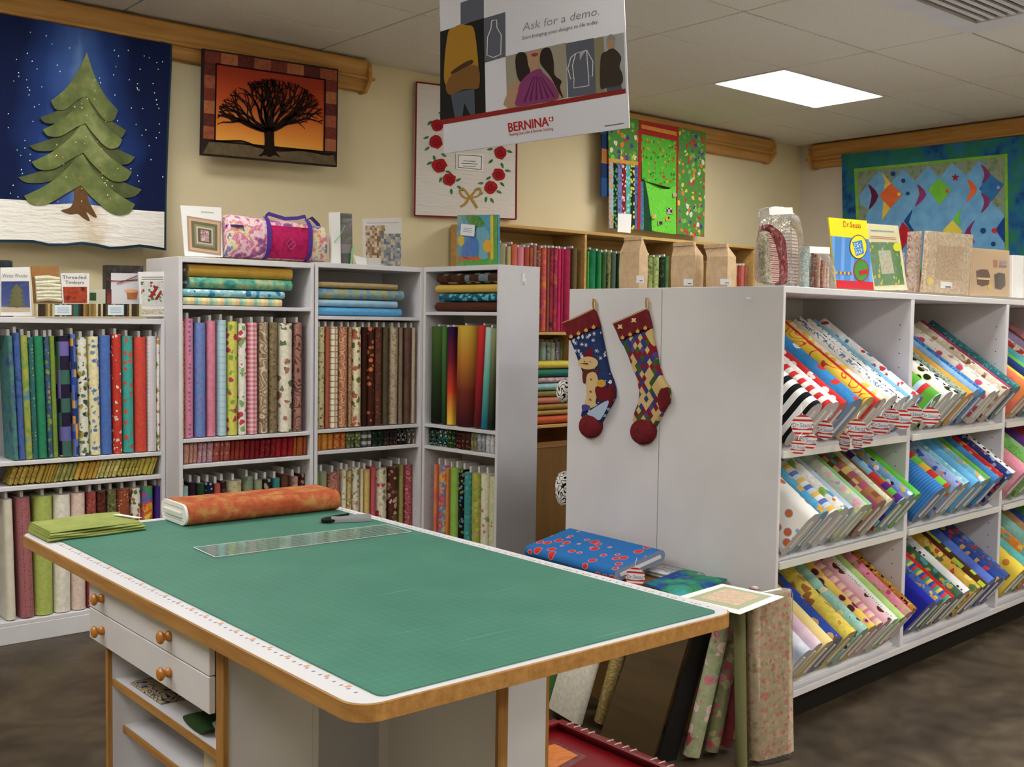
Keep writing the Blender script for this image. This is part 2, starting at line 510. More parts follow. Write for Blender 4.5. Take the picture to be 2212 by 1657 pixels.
for i in range(-7, 3):
    for j in range(-12, 4):
        x, y = LX0 + 1.22 * i, LY0 + .61 * j
        if (i, j) in lit:
            t = thing('ceiling_light', 'glowing rectangular fluorescent panel set flush in the ceiling' if (i, j) == (0, 0)
                      else 'unseen fluorescent ceiling panel placed to light the shop from beyond the picture edge', 'ceiling light',
                      (x + .61, y + .305, CEIL), None if (i, j) == (0, 0) else 'ceiling panels outside the picture')
            fr = MB()
            for b in ((.0, 1.22, 0, .022), (0, 1.22, .588, .61), (0, .022, .022, .588), (1.198, 1.22, .022, .588)):
                fr.box(x + b[0], x + b[1], y + b[2], y + b[3], CEIL - .004, CEIL + .02)
            obj('frame', fr, M_lam, t)
            obj('diffuser', MB().bbox(x + .022, x + 1.198, y + .022, y + .588, CEIL - .003, CEIL + .012, .006), M_glow, t)
            continue
        if (i, j) == VENT:
            t = thing('ceiling_vent', 'unlit pale metal air vent in the ceiling near the upper right corner', 'vent', (x + .61, y + .305, CEIL))
            fr = MB()
            for b in ((.0, 1.22, 0, .13), (0, 1.22, .48, .61), (0, .17, .13, .48), (1.05, 1.22, .13, .48)):
                fr.box(x + b[0], x + b[1], y + b[2], y + b[3], CEIL - .012, CEIL + .02)
            obj('frame', fr, M_lam, t)
            obj('backing', MB().box(x + .17, x + 1.05, y + .13, y + .48, CEIL + .012, CEIL + .02), M_black, t)
            for k in range(6):
                obj('slat', MB().box(x + .17, x + 1.05, y + .145 + k * .055, y + .175 + k * .055, CEIL - .004, CEIL + .008), M_lam, t)
            continue
        if x > WALL_X or y > WALL_Y or x < -3.1 or y < -3.2: continue
        o = bpy.data.objects.new('ceiling_tile', tile_me)
        C.objects.link(o)
        o.parent = ce
        sx, sy = min(1.0, (WALL_X - .002 - x) / 1.22), min(1.0, (WALL_Y - .002 - y) / .61)
        o.location = (x, y, CEIL)
        o.scale = (sx, sy, 1)

# ================================================================ wall racks the quilts hang from
def rack(xa, xb, y, z0, z1, label, wall='back'):
    """boxed wooden hanging rack; profile with chamfered edges, a dowel lip along the front"""
    if wall == 'back':
        M = Matrix.Translation((0, WALL_Y, 0))
        a, b = xa, xb
        f = lambda u, d, z: Vector((u, WALL_Y - d, z))
    else:
        a, b = xa, xb
        f = lambda u, d, z: Vector((WALL_X - d, u, z))
    t = thing('quilt_rack', label, 'rack', f((a + b) / 2, 0, z0))
    h = z1 - z0
    mat = M_pine if wall == 'back' else M_piney
    prof = [(0.001, z0), (.06, z0), (.085, z0 + .03), (.085, z0 + .05), (.075, z0 + .055), (.115, z1 - .05), (.115, z1 - .012), (.10, z1), (.001, z1)]
    obj('valance_board', MB().rings([[f(u, d, z) for d, z in prof] for u in (a, b)]), mat, t)
    obj('dowel', MB().tube([f(a - .06, .098, z0 + .075), f(b + .06, .098, z0 + .075)], .011, 10), mat, t, True)
    for u in (a, b):
        e = .022 if u == b else -.022
        pr = [(0.001, z0 - .012), (.07, z0 - .012), (.115, z0 + .035), (.135, z0 + .075), (.128, z1 - .04), (.1, z1 - .002), (.001, z1 - .002)]
        obj('end_bracket', MB().rings([[f(u + q, d, z) for d, z in pr] for q in (0, e)]), mat, t)
    return t
zr = PY(WALL_Y - .1)
x_b1 = zr.at(792, 150).x
rack(.7, x_b1, 0, CEIL - .2, CEIL - .012, 'long wooden quilt rack under the ceiling above the pine tree quilt')
rack(zr.at(1215, 240).x, zr.at(1668, 318).x, 0, CEIL - .2, CEIL - .012, 'wooden quilt rack on the back wall above the green apron hanging')
rack(2.2, 5.86, 0, CEIL - .215, CEIL - .012, 'wooden quilt rack on the right wall above the fish quilt', 'right')

# ================================================================ fabric bolts
def stadium(w, t, n=6, q=.5):
    """outline in xy, w along y, t along x"""
    r = min(t * q, w * .5)
    cx, cy = t / 2 - r, w / 2 - r
    out = []
    for (sx, sy, a0) in ((1, 1, 0), (-1, 1, 90), (-1, -1, 180), (1, -1, 270)):
        for k in range(n):
            a = math.radians(a0 + 90 * k / (n - 1))
            out.append((sx * cx + r * math.cos(a), sy * cy + r * math.sin(a)))
    return out
def bolt(M, w, t, L, kind, cols, s, label, group, tab=.03, tabt=.014, tabw=.6, name='fabric_bolt', low=.004, tags=None):
    """cloth wrapped on a flat card core; local z is the length of the bolt"""
    o = thing(name, label, 'fabric bolt', M=M, group=group)
    st = stadium(w, t)
    mb = MB()
    rs = []
    dx, dy = rng.uniform(-.0005, .0005), rng.uniform(-.003, .003)
    for k in range(6):
        z = L * k / 5
        g = 1 + rng.uniform(-.010, .010)
        rs.append([(x * g + dx * k / 5, y * (1 + (g - 1) * .4) + dy * k / 5, z + (rng.uniform(-.0015, .0015) if k in (0, 5) else 0)) for x, y in st])
    mb.rings(rs, True, 0, 1)
    obj('fabric_wrap', mb, [fab(kind, cols, L if kind == 'grad' else s), endmat(cols)], o, True, True)
    tt, tw = min(tabt, t * .6), w * tabw
    obj('core_board', MB().box(-tt / 2, tt / 2, -tw / 2, tw / 2, -low, L + tab), M_core, o, False, True)
    return o
class Frame:
    """local frame of a shelf unit: x along the front, y into the depth"""
    def __init__(s, origin, ang):
        s.M = Matrix.Translation(origin) @ Matrix.Rotation(ang, 4, 'Z')
        s.I = s.M.inverted()
        s.uy = (s.M.to_3x3() @ Vector((0, 1, 0)))
        s.o = Vector(origin)
    def loc(s, px, py, d=0.0):
        p = Plane(s.o + s.uy * d, -s.uy).at(px, py)
        return s.I @ p
    def side(s, px, py, x):
        ux = s.M.to_3x3() @ Vector((1, 0, 0))
        return s.I @ Plane(s.o + ux * x, ux).at(px, py)
    def plane(s, d): return Plane(s.o + s.uy * d, -s.uy)
def unit(fr, name, label, w, d, top, shelves, kick=None, mat=None, th=.02, holes=True):
    """open bookcase: sides, back, top, shelves, kick board"""
    mat = mat or M_lam
    t = thing(name, label, 'bookcase', M=fr.M)
    P = lambda n, mb: obj(n, mb, mat, t, False, True)
    P('side_panel', MB().bbox(0, th, 0, d, 0, top, .002))
    P('side_panel', MB().bbox(w - th, w, 0, d, 0, top, .002))
    P('back_panel', MB().box(th, w - th, d - .012, d, 0.02, top - th))
    P('top_panel', MB().bbox(th, w - th, 0, d - .001, top - th * 1.4, top, .002))
    for z in shelves:
        P('shelf', MB().bbox(th, w - th, 0.002, d - .012, z - th, z, .002))
    if kick: P('kick_board', MB().bbox(th, w - th, .0, .02, 0, kick - th, .002))
    if holes:
        mb = MB()
        for sx in (th + .0004, w - th - .0004):
            for dd in (.06, d - .07):
                for k in range(int((top - .3) / .064)):
                    z = .2 + k * .064
                    mb.add([(sx, dd + .003 * math.cos(a), z + .003 * math.sin(a)) for a in (0, 1.26, 2.51, 3.77, 5.03)], [(0, 1, 2, 3, 4)])
        stuff(obj('peg_holes', mb, M_hole, t, False, True))
    return t
def prow(s):
    out = []
    for ln in s.strip().splitlines():
        a = [q.strip() for q in ln.split('|')]
        x0, x1 = map(float, a[0].split())
        out.append((x0, x1, a[1], a[2], a[3], float(a[4]) if len(a) > 4 else 1.0))
    return out
def row(fr, rows, py, z0, L, dep, lean, place, group, w=.17, jit=.012, tab=.03, leanx=0.0, zmax=9.0, xlim=None):
    n = len(rows)
    for i, (x0, x1, desc, kind, cols, s) in enumerate(rows):
        a, b = fr.loc(x0, py, dep).x, fr.loc(x1, py, dep).x
        if xlim: a, b = max(a, xlim[0]), min(b, xlim[1])
        t = max(.013, (b - a) * .955)
        Li = min(L + rng.uniform(-jit, jit), zmax - z0 - tab - .016)
        le = lean * (1 - i / max(1, n - 1)) if isinstance(lean, float) else lean[i]
        zc = fr.loc((x0 + x1) / 2, py, dep).z
        # pixel positions were read at the height of the bolt tops
        xc = (a + b) / 2 + math.tan(le) * (zc - z0)
        M = fr.M @ Matrix.Translation((xc, dep + w / 2, z0 + .005 + abs(math.sin(le)) * t / 2)) @ Matrix.Rotation(-le, 4, 'Y') @ Matrix.Rotation(leanx, 4, 'X')
        lab = '%s fabric bolt, %s from left, %s' % (desc, ordw(i), place)
        bolt(M, w, t, Li, kind, cols, s, lab, group, tab)
def stack(fr, items, zlim, dep, place, group, w=.2):
    """bolts lying flat; items: x0 x1 ytop ybot pixels"""
    n = len(items)
    for i, (x0, x1, y0, y1, desc, kind, cols, s) in enumerate(items):
        a, b = fr.loc(x0, (y0 + y1) / 2, dep), fr.loc(x1, (y0 + y1) / 2, dep)
        xm = (x0 + x1) / 2
        zt, zb = fr.loc(xm, y0, dep).z, fr.loc(xm, y1, dep).z
        zt, zb = min(zt, zlim[1]), max(zb, zlim[0])
        a.x = max(a.x, .03)
        L = b.x - a.x
        M = fr.M @ Matrix.Translation((a.x, dep + w / 2, (zt + zb) / 2)) @ Matrix(((0, 0, 1, 0), (0, 1, 0, 0), (-1, 0, 0, 0), (0, 0, 0, 1)))
        lab = '%s fabric bolt lying flat, %s from top, %s' % (desc, ordw(i), place)
        bolt(M, w, (zt - zb) * .95, L, kind, cols, s, lab, group, .008, low=.008)
def fquarters(fr, px0, px1, pal, n, z0, h, dep, lean, place, group, py, zmax=9.0):
    """small folded fat quarters standing in a row"""
    x, x1 = fr.loc(px0, py, dep).x, fr.loc(px1, py, dep).x
    ws = [rng.uniform(.6, 1.5) for _ in range(n)]
    k = (x1 - x) / sum(ws)
    for i in range(n):
        t = ws[i] * k
        desc, kind, cols = pal[min(len(pal) - 1, int(i * len(pal) / n))]
        le = lean + rng.uniform(-.012, .012)
        hh = min(h * rng.uniform(.93, 1.05), (zmax - z0 - .008) / math.cos(le) - t * math.sin(le))
        M = fr.M @ Matrix.Translation((x + t / 2, dep + .06 + rng.uniform(-.006, .006), z0 + .002 + t * .5 * math.sin(le))) @ Matrix.Rotation(le, 4, 'Y')
        st = stadium(.115, t * .9 * math.cos(le), 4)
        mb = MB().rings([[(px * g, py_ * g, z) for px, py_ in st] for z, g in ((0, .9), (hh * .06, 1), (hh * .5, 1.01), (hh * .94, 1), (hh, .86))])
        o = obj('folded_fat_quarter', mb, fab(kind, cols, 2.2), None, True)
        o.matrix_basis = M
        tag(o, '%s folded fat quarter, %s from left, %s' % (desc, ordw(i), place), 'folded fabric', group)
        x += t
# ================================================================ white bookcases along the back wall
U1 = Frame((1.30, 5.47, 0), 0)
U2 = Frame((2.287, 5.30, 0), 0)
U3 = Frame((3.072, 5.30, 0), 0)
RT = Frame((3.8035, 5.2985, 0), math.atan2(-.635, .055))
z1a, z1b, z1c = U1.loc(200, 986).z, U1.loc(200, 1038).z, .108
z2s, z2a, z2b = U2.loc(530, 662).z, U2.loc(530, 941).z, U2.loc(530, 995).z
z3s, z3a, z3b = U3.loc(800, 684).z, U3.loc(800, 922).z, U3.loc(800, 967).z
zrs, zra, zrb = RT.loc(1000, 674).z, RT.loc(1000, 924).z, RT.loc(1000, 973).z
unit(U1, 'white_bookcase', 'low white bookcase at far left under the pine tree quilt', .985, .30, 1.572, [z1a, z1b, z1c], z1c)
unit(U2, 'white_bookcase', 'tall white bookcase under the floral duffel bag', .778, .42, 1.89, [z2s, z2a, z2b, .11], .11)
unit(U3, 'white_bookcase', 'tall white bookcase in the inner corner under the patchwork pattern packet', .731, .42, 1.898, [z3s, z3a, z3b, .11], .11)
ret = unit(RT, 'white_bookcase', 'tall white bookcase standing out from the wall with ombre bolts', .645, .325, 1.90, [zrs, zra, zrb, .11], .11)
_p = RT.side(1130, 596, .645)
cl = MB()
cl.bbox(.6455, .650, _p.y - .012, _p.y + .012, _p.z - .05, _p.z + .015, .002).tube([(.651, _p.y, _p.z - .03), (.664, _p.y, _p.z - .045), (.668, _p.y, _p.z - .03), (.660, _p.y, _p.z - .02)], .004, 6)
obj('wall_hook', cl, M_white, ret, False, True)

row(U1, prow('''
17 28.5|blue green batik|mottle|3f6f8f 4f8f7a 4a5a90
30 44.5|slate blue|mottle|3c5a96 4a6ab0 35508a|2
45 61|green and yellow batik|mottle|6f9f4a b0b040 4f8fa0
62 73|teal and gold dotted|dots|2f6f70 c0b050|1.3
74 95|emerald green|plain|1f8a60
97 107|blue and gold scroll|floral|3f5f80 b0904a 5a70a0 6f9f4a|1.2
108 119|olive green|plain|7a9a30
125 152|navy pictorial panel|patch|2a2440 d8b030 6a6ab0 7a6ab8 3f6f60 1c1a20|.55
154 165|royal blue patchwork|patch|3050b0 e0a030 5a78c0 2a3f80|1
168 190|white and green leafy|floral|e8e8d8 5f7f4a 3f4f50 b0a050|1
192 215.5|cream and blue floral|floral|f0e6b0 5a80b8 f0e6b0 7a98c4|1.3
217 241|cornflower blue|plain|4f76c4
244 263.5|red sprigged|floral|d83a28 d83a28 f0d8c8 d83a28|1.6
266 290|turquoise sprigged|floral|38aea4 38aea4 d05a40 38aea4|1.2
292 319|coral red|plain|e04a38
321 339.5|white textured|check|ececf0 d2d2da|1.6
340.5 358|white dog bone print|floral|f2eee6 c89a50 f2eee6 d05060 6a9a50|1.1'''),
    739, z1a, .60, .015, .04, 'upper row, low left bookcase', 'bolts in the low bookcase', zmax=1.54, xlim=(.02, .962))
row(U1, prow('''
8 29|pale cream|mottle|d9d2bc e6e0cc
36 69|dusty rose speckled|dots|b06a70 804a50|2.2
76 118|lime green|plain|b4c458
118.5 156|ivory white|plain|efe9dc
157 188|pale pink|plain|e8cfc0
190 210|rust floral|floral|a04a48 c06a40 803038|2
211 232|dark brown print|floral|5a2c20 7a3a28 402018|2
234 255|olive floral|floral|6a6a3a 90885a 505028|2
256 284|rust dotted|dots|9a4a2c e0c080|1.6
286 307|leafy multicolour|floral|e8e0d0 b0783a 4a7a48 8a4a30|1.2
308 334|rainbow splash|mottle|f0d020 d83a28 3a70c0 40a050|.9
338 366|deep purple|plain|4a2c90'''),
    1090, z1c, .60, .015, [.02, .03] + [0.0] * 10, 'lower row, low left bookcase', 'bolts in the low bookcase', w=.2, zmax=z1b - .02, xlim=(.02, .962))
fquarters(U1, 17, 330, [('yellow ochre', 'floral', 'b09038 d0b858 8a7a30'), ('mustard', 'mottle', 'b8962c 98862f'), ('sage yellow', 'floral', '9a9a50 c0b060 708040'),
                        ('gold', 'mottle', 'c8a030 b08a28'), ('pale yellow', 'floral', 'd0c070 b09a40 a0a860'), ('olive gold', 'floral', 'a89a3c c8b850 687038'),
                        ('lemon', 'mottle', 'd4c04c b8a83a')], 34, z1b, .12, .02, .34, 'low left bookcase', 'fat quarters in the low bookcase', 1020, z1a - .02)

def sp(s):
    out = []
    for ln in s.strip().splitlines():
        a = [q.strip() for q in ln.split('|')]
        out.append(tuple(map(float, a[0].split())) + (a[1], a[2], a[3], float(a[4]) if len(a) > 4 else 1.0))
    return out
stack(U2, sp('''
408 633 573 602|mustard yellow|mottle|c89a28 d8ac38
410 632 601 626|teal batik|mottle|2f8f90 70b890 c0c090|1.4
395 616 626.5 643|blue leaf print|floral|8fd0e0 2a78b0 3a90c0 d8f0f4|.7
393 610 643.5 661|pastel plaid|stripe|c8d8b0 f0e0a0 f0c890 90c8b8|1.0'''), (z2s + .002, 1.86), .02, 'tall bookcase under duffel bag', 'bolts lying on the top shelves')
row(U2, prow('''
391.5 398|peach print|dots|d8b070 a07050|2
400 420.6|pink dotted|dots|e088a8 8a6aa0|1
424 448|periwinkle blue|floral|6f8fd0 6f8fd0 8a78c8|1.5
450.5 468.6|bubblegum pink|mottle|e07a98 e890a8|3
473 493|pale aqua plaid|check|b8dce8 a8c8d8|1
495 516.5|yellow rose print|floral|dcd850 dcd850 c84058 8aa840|.9
518.4 535.6|white red rose print|floral|f0ece4 d04858 88b070 f0ece4|.9
538 561|pink gingham|gingham|f0c8cc d86a80|1.2
563.6 582.6|taupe circle print|swirl|a89070 d0c8b0 806850|1.2
584.5 602.6|khaki floral|floral|8a7858 706040 a08a68|1.6
606 637|cream chrysanthemum|floral|eee8d4 b07868 eee8d4 708050|.7
639.7 655|mauve brown scroll|swirl|a07068 5a4038 b88078|1'''),
    716, z2a, .60, .015, [0.0] * 12, 'upper row under duffel bag', 'bolts in the tall bookcases', zmax=z2s - .02, xlim=(.022, .756))
row(U2, prow('''
393 409|mint green|plain|a8d8c8
410 426|dark plum|plain|3a1c38
428 445|dark green|mottle|1f3f28 2f5a38
446 464|navy dotted|dots|1c2444 b8c8d8|.8
465.5 479|coral red|mottle|d06058 c05048
480 491|dark brown|floral|3a241c 6a4830|1
492 528|cream print|floral|d8cca0 c0b080 b8a878|1
530 550|sage green|floral|8aa088 c0a078 708870|1.2
552 570|grey green|plain|a0a888
571 588|black floral|floral|2a2824 b8a888 2a2824|1.2
592 608|teal|mottle|2f8888 409898
610 625|warm brown|plain|6a4434
633 646|pink beige|floral|c89888 b07868|1.4
647 661|dark rosette|floral|4a2c28 c09080 302020|1.2'''),
    1057, .11, .60, .05, [0.0] * 14, 'lower row under duffel bag', 'bolts in the tall bookcases', w=.2, tab=.035, zmax=z2b - .02, xlim=(.022, .756))
fquarters(U2, 395, 662, [('salmon pink', 'floral', 'c89080 b07868 d8b098'), ('dusty pink', 'floral', 'c090a0 b07080 d0b0a8'), ('rose', 'floral', 'a85048 c08068 904038'),
                         ('brick red', 'mottle', 'a03828 802820'), ('crimson', 'mottle', '901c24 6a141c'), ('wine red', 'floral', '801c20 a83030 601018'),
                         ('cherry red', 'mottle', 'a81c28 8a1420'), ('rust orange', 'mottle', 'b05a20 98481c')], 24, z2b, .112, .02, .05, 'under duffel bag', 'fat quarters in the tall bookcases', 980, z2a - .02)
stack(U3, sp('''
687 860 611 624|tan|mottle|b8a070 a89060
687 873 624.5 648|blue tan diamond|patch|6a9ac0 a8a878 98a080 78a8c8|1.6
687 859 648.5 664|pale blue|mottle|88c0e0 a8d0e8
685 869 664.5 683|sky blue|plain|58b0e8'''), (z3s + .002, 1.868), .02, 'inner corner bookcase', 'bolts lying on the top shelves')
row(U3, prow('''
687 704.5|cream sage floral|floral|d0cc98 d0cc98 a85a48 98a058|1.6
705.5 714|terracotta|plain|b05a40
715 734.6|cream windowpane check|check|f0e8d0 b08a58|1
735.7 754|salmon paisley|swirl|c08060 e0b890 a06048|1.2
756 762|tan leaf|floral|b89068 98704a|2
762.5 785.6|cream rose|floral|f0e4b8 c86a50 f0e4b8 807a40|.9
786 795|dark chocolate|plain|3a1c14
796 812.6|brown orange dot|bigdots|4a2618 d87848 b05830|1
813.6 829|chestnut|floral|6a3c2c 804c38 503024|2
830 842|olive brown|plain|5a5038
845 863.5|beige fleck|floral|b8a488 908068 c8b498|2.4
864 873|khaki|plain|857560
876 890.6|umber|mottle|5f4238 6f5044
892 899|pale tan|plain|c0a890'''),
    706, z3a, .60, .015, [0.0] * 14, 'upper row, inner corner bookcase', 'bolts in the tall bookcases', zmax=z3s - .02, xlim=(.022, .709))
row(U3, prow('''
684.5 690.5|leaf green|plain|98b048
692 710|sage|mottle|a8b490 98a880
712 739|dusty rose paisley|swirl|c07868 d8a088 a05a50|1
741 750|ivory floral|floral|e8e4c8 c8a860 e8e4c8|1.6
751 762|gold floral|floral|d0b870 b88a40 e0d8a8|1.6
763 780|cream peony|floral|ece4cc d89888 98a878 ece4cc|1.2
781 787|cream|plain|e4d8b0
788 802|butter yellow|plain|dcc068
803 814|rose red|plain|d05a64
816 841|cream bouquet|floral|ece4c8 c84058 90a060 d8b0b0 ece4c8|1
843 863|brown magnolia|floral|5a3424 c89078 80603c d8b098|.9
865 874|olive|plain|a09850
877 894|raspberry scroll|swirl|b84a58 d88a88 983a48|1.2'''),
    1030, .11, .60, .05, [0.0] * 13, 'lower row, inner corner bookcase', 'bolts in the tall bookcases', w=.2, tab=.035, zmax=z3b - .02, xlim=(.022, .709))
fquarters(U3, 688, 898, [('amber', 'mottle', 'd89028 c07820'), ('orange', 'floral', 'c8702c d89048 b05a28'), ('grey and yellow', 'floral', '606850 b0b030 404838'),
                         ('grey chevron', 'stripe', 'b8b8b0 505858'), ('dark green', 'floral', '1c2c20 3a5a38 101814'), ('dark floral', 'floral', '281c1c 803830 2a4a38'),
                         ('black floral', 'floral', '181818 c0b8b0 385040'), ('grey floral', 'floral', '585850 c8c0b0 8a4a40')], 19, z3b, .108, .02, .03, 'inner corner bookcase', 'fat quarters in the tall bookcases', 945, z3a - .02)
stack(RT, sp('''
943 1075 589 613|dark patchwork|patch|4a2c20 a8a098 6a8088 503020 3a2018|1
940 1075 614 633|golden yellow|dots|d8b040 e8c868|2
948 1075 633.5 652|turquoise floral|floral|1c6078 58c0dc 58c0dc|.8
939 1075 652.5 673|chocolate brown|plain|5a3222'''), (zrs + .002, 1.87), .02, 'bookcase of ombre bolts', 'bolts lying on the top shelves')
row(RT, prow('''
924 952|dark green ombre|grad|1a1c14 2c4020 4a6a28
953 962|mid green ombre|grad|1f3f2c 4a8038
963 976|purple to yellow ombre|grad|f8c810 e84020 802038 381848
977 1016|gold to maroon ombre|grad|4a1820 803020 c07818 d8b020
1028 1044|red ombre|grad|601820 b01c28 e02c2c
1045 1060|aqua to teal ombre|grad|087890 60c0b0 b8e0d8
1060.5 1072|sage to black ombre|grad|242c24 5a6040 98a070'''),
    706, zra, .58, .015, [.0, .0, .0, -.012, -.05, -.052, -.054], 'upper row, bookcase of ombre bolts', 'ombre bolts', w=.19, tab=.012, zmax=zrs - .02, xlim=(.022, .70))
row(RT, prow('''
935.5 941|coral batik|mottle|e86a50 f09058
941.5 961|rainbow wave|mottle|e85a48 f0c030 4890c8 d04060 e89858|1.1
962 967|orange|plain|e08a40
968 986|lime|mottle|88b838 98c848
987 998|black floral|floral|1c2020 98a050 1c2020 5a90b8|1.4
998.5 1013|turquoise|floral|389a98 60b8b0 389a98|1.6
1015 1033|chartreuse rose|floral|b0b840 c8c858 e0a078 98a838|1
1034 1051|cream poppy|floral|ece8cc d87850 ece8cc 98a870 ece8cc|.9
1052 1072|pale green poppy|floral|d8dca8 d8dca8 d88058 d8dca8|1'''),
    1030, .11, .60, .02, [0.0] * 9, 'lower row, bookcase of ombre bolts', 'bolts in the tall bookcases', w=.19, tab=.035, zmax=zrb - .02, xlim=(.022, .622))
fquarters(RT, 925, 1066, [('dark green', 'floral', '182820 386a48 88a098'), ('teal floral', 'floral', '1c3c40 388078 c0c8b0'), ('moss', 'floral', '28401c 70903a 182010'),
                          ('black and red', 'floral', '201818 a03038 303838'), ('brown', 'floral', '4a2c20 a05a30 302018'), ('grey yellow', 'floral', '787860 b0a840 505048'),
                          ('silver grey', 'floral', 'a0a4a8 80848c c8ccd0'), ('white grey', 'floral', 'd0d0d4 b0b4b8 e0e0e4')], 16, zrb, .105, .02, .0, 'bookcase of ombre bolts', 'fat quarters in the tall bookcases', 950, zra - .02)

# ================================================================ light wood bookcase against the back wall
BK = Frame((4.545, 5.68, 0), 0)
bw = BK.loc(1632, 545).x
btop, bsh, bsl = 2.245, BK.loc(1200, 717).z, .86
xd = [BK.loc(1265, 560).x, BK.loc(1466, 560).x]
t = thing('wood_bookcase', 'light wood bookcase against the back wall behind the paper bags', 'bookcase', M=BK.M)
Pb = lambda n, mb: obj(n, mb, M_beech, t, False, True)
for x in (.011, xd[0], xd[1], bw - .011):
    Pb('side_panel' if x in (.011, bw - .011) else 'divider', MB().bbox(x - .011, x + .011, 0, .34, 0, btop - .022, .002))
Pb('top_panel', MB().bbox(0, bw, -.004, .34, btop - .022, btop, .002))
Pb('back_panel', MB().box(.01, bw - .01, .34, .352, .02, btop - .01))
xe = [.011] + xd + [bw - .011]
for a, b in zip(xe[:-1], xe[1:]):
    for z in (bsh, bsl, .12):
        Pb('shelf', MB().bbox(a + .011, b - .011, .002, .338, z - .022, z, .002))
row(BK, prow('''
1062 1081|pale stone|plain|b8b090
1082 1095|taupe|plain|a8a078
1097 1105|pale olive|plain|c0b880
1107 1120|salmon|mottle|e07858 d86a50
1120.5 1135|candy pink|grad|f0b8c8 e88898
1135.5 1146|brick|mottle|c06048 b05040
1146.5 1153|rust|mottle|b85830 c86a38
1154 1161|orchid|mottle|b87088 a07858
1162 1171|speckled brown|floral|a06840 c89878 804830|2
1173 1184|orange magenta batik|mottle|e06a30 d04870 e88a30|1
1184.5 1188.5|copper|plain|a86038
1189 1198.5|plum batik|mottle|702848 b03850 502040|1
1198.8 1207|flame batik|mottle|d04830 a02858 e06a28|1
1207.3 1214|hot pink|mottle|d83070 c02860
1214.5 1219|magenta|plain|c02058
1219.5 1238|raspberry|mottle|b82850 a01c44|1
1240 1250|olive shadow|plain|706040'''), 540, bsh, .585, .02, [0.0] * 17, 'pink row, wood bookcase', 'bolts in the wood bookcase', w=.2, tab=.018)
row(BK, prow('''
1270 1273.5|bright lime|plain|58b038
1274 1291.5|emerald|mottle|0f8858 0a7048|1
1293 1302|kelly green|mottle|209048 188040
1303 1313|bottle green|mottle|305030 486a40
1313.5 1322|camouflage|mottle|606a30 909050 384020|1.5
1323 1334|grey green|plain|506050
1336 1342|dark spruce|plain|204830
1350 1362|jade|plain|308060
1366 1380|sea green|plain|408868
1394.6 1401|slate|plain|506a68
1402 1414.6|moss|mottle|70803a a0a860 506030|1.3
1415 1427|fern|floral|98a858 687840 b8b870|1.4
1428.5 1438.5|black green|floral|202c20 485838|1.6
1440 1447|forest|mottle|386838 508048'''), 560, bsh, .585, .02, [0.0] * 14, 'green row, wood bookcase', 'bolts in the wood bookcase', w=.2, tab=.018)
row(BK, prow('''
1480 1492|deep gold|plain|c89018
1493 1505|honey|plain|d8a028
1506 1513|golden yellow|plain|e8b018
1514 1522|amber|mottle|c08820 b07818
1545 1560|ochre|plain|c09040
1580 1585|rose|plain|b86a60
1585.5 1597|peach sunset|mottle|e8a858 e87858|.8
1598 1602.5|wine|mottle|a05048 904038
1603 1611|coral|mottle|d86a58 c86050
1611.7 1618.6|russet|mottle|a06048 885040'''), 585, bsh, .56, .02, [0.0] * 10, 'amber row, wood bookcase', 'bolts in the wood bookcase', w=.2, tab=.018)
row(BK, prow('''
1172 1182.6|aqua|plain|a0c8b8
1183.5 1191.7|grey floral|floral|a8b0b0 707888 c8ccc8|2
1192.6 1201.7|mint|plain|b0ccb0
1202.3 1211|lavender|floral|a898b0 786a88 c8c0c8|2
1211.5 1218|olive|mottle|788848 889858
1218.5 1222.5|grass green|mottle|88a848 78983c'''), 750, bsl, .58, .20, [0.0] * 6, 'lower shelf, wood bookcase', 'bolts in the wood bookcase', w=.12, tab=.018)
zz = [822, 839, 857, 869, 886, 899, 914, 927, 939, 957]
zb0 = BK.loc(1200, 957, .01).z
dz = bsl - zb0
for i, (desc, kind, cols) in enumerate([('lemon yellow', 'plain', 'd8c030'), ('teal leaf', 'mottle', '1f7078 307858'), ('pink print', 'floral', 'c8a0a8 d8c8c8 a07888'), ('pale aqua', 'mottle', 'a0d0c8 88b8b8'),
                                ('olive', 'plain', '90803a'), ('rose', 'mottle', 'd0806a c87060'), ('gold', 'mottle', 'b08838 a07830'), ('sand', 'mottle', 'c0984c b08a40'), ('orange', 'mottle', 'e06838 d85a30')]):
    z1, z0 = BK.loc(1200, zz[i], .01).z + dz, BK.loc(1200, zz[i + 1], .01).z + dz
    M = BK.M @ Matrix.Translation((BK.loc(1155, 850).x, .10, (z0 + z1) / 2 + .003)) @ Matrix(((0, 0, 1, 0), (0, 1, 0, 0), (-1, 0, 0, 0), (0, 0, 0, 1)))
    bolt(M, .175, (z1 - z0) * .92, .40, kind, cols, 1, '%s folded fabric length, %s from top, wood bookcase beside stocking panel' % (desc, ordw(i)), 'stack in the wood bookcase', .004, low=.004)
cb = MB()
p0, p1 = Plane((0, 5.42, 0), (0, -1, 0)).at(1120, 966), Plane((0, 5.42, 0), (0, -1, 0)).at(1300, 962)
t = thing('cardboard_box', 'large brown cardboard box in the gap beside the stocking panel', 'box', ((p0.x + p1.x) / 2, 5.53, 0))
M_card = woodmat('corrugated_card', '7d5a30', '8c683a', .6, 2)
zc = Plane((0, 5.42, 0), (0, -1, 0)).at(1200, 964).z
obj('carton', MB().bbox(p0.x, p1.x, 5.42, 5.66, 0, zc - .004, .003), M_card, t)
for y0, y1 in ((5.42, 5.538), (5.541, 5.66)):
    obj('flap', MB().bbox(p0.x, p1.x, y0 - .003, y1, zc - .004, zc, .001), M_card, t)
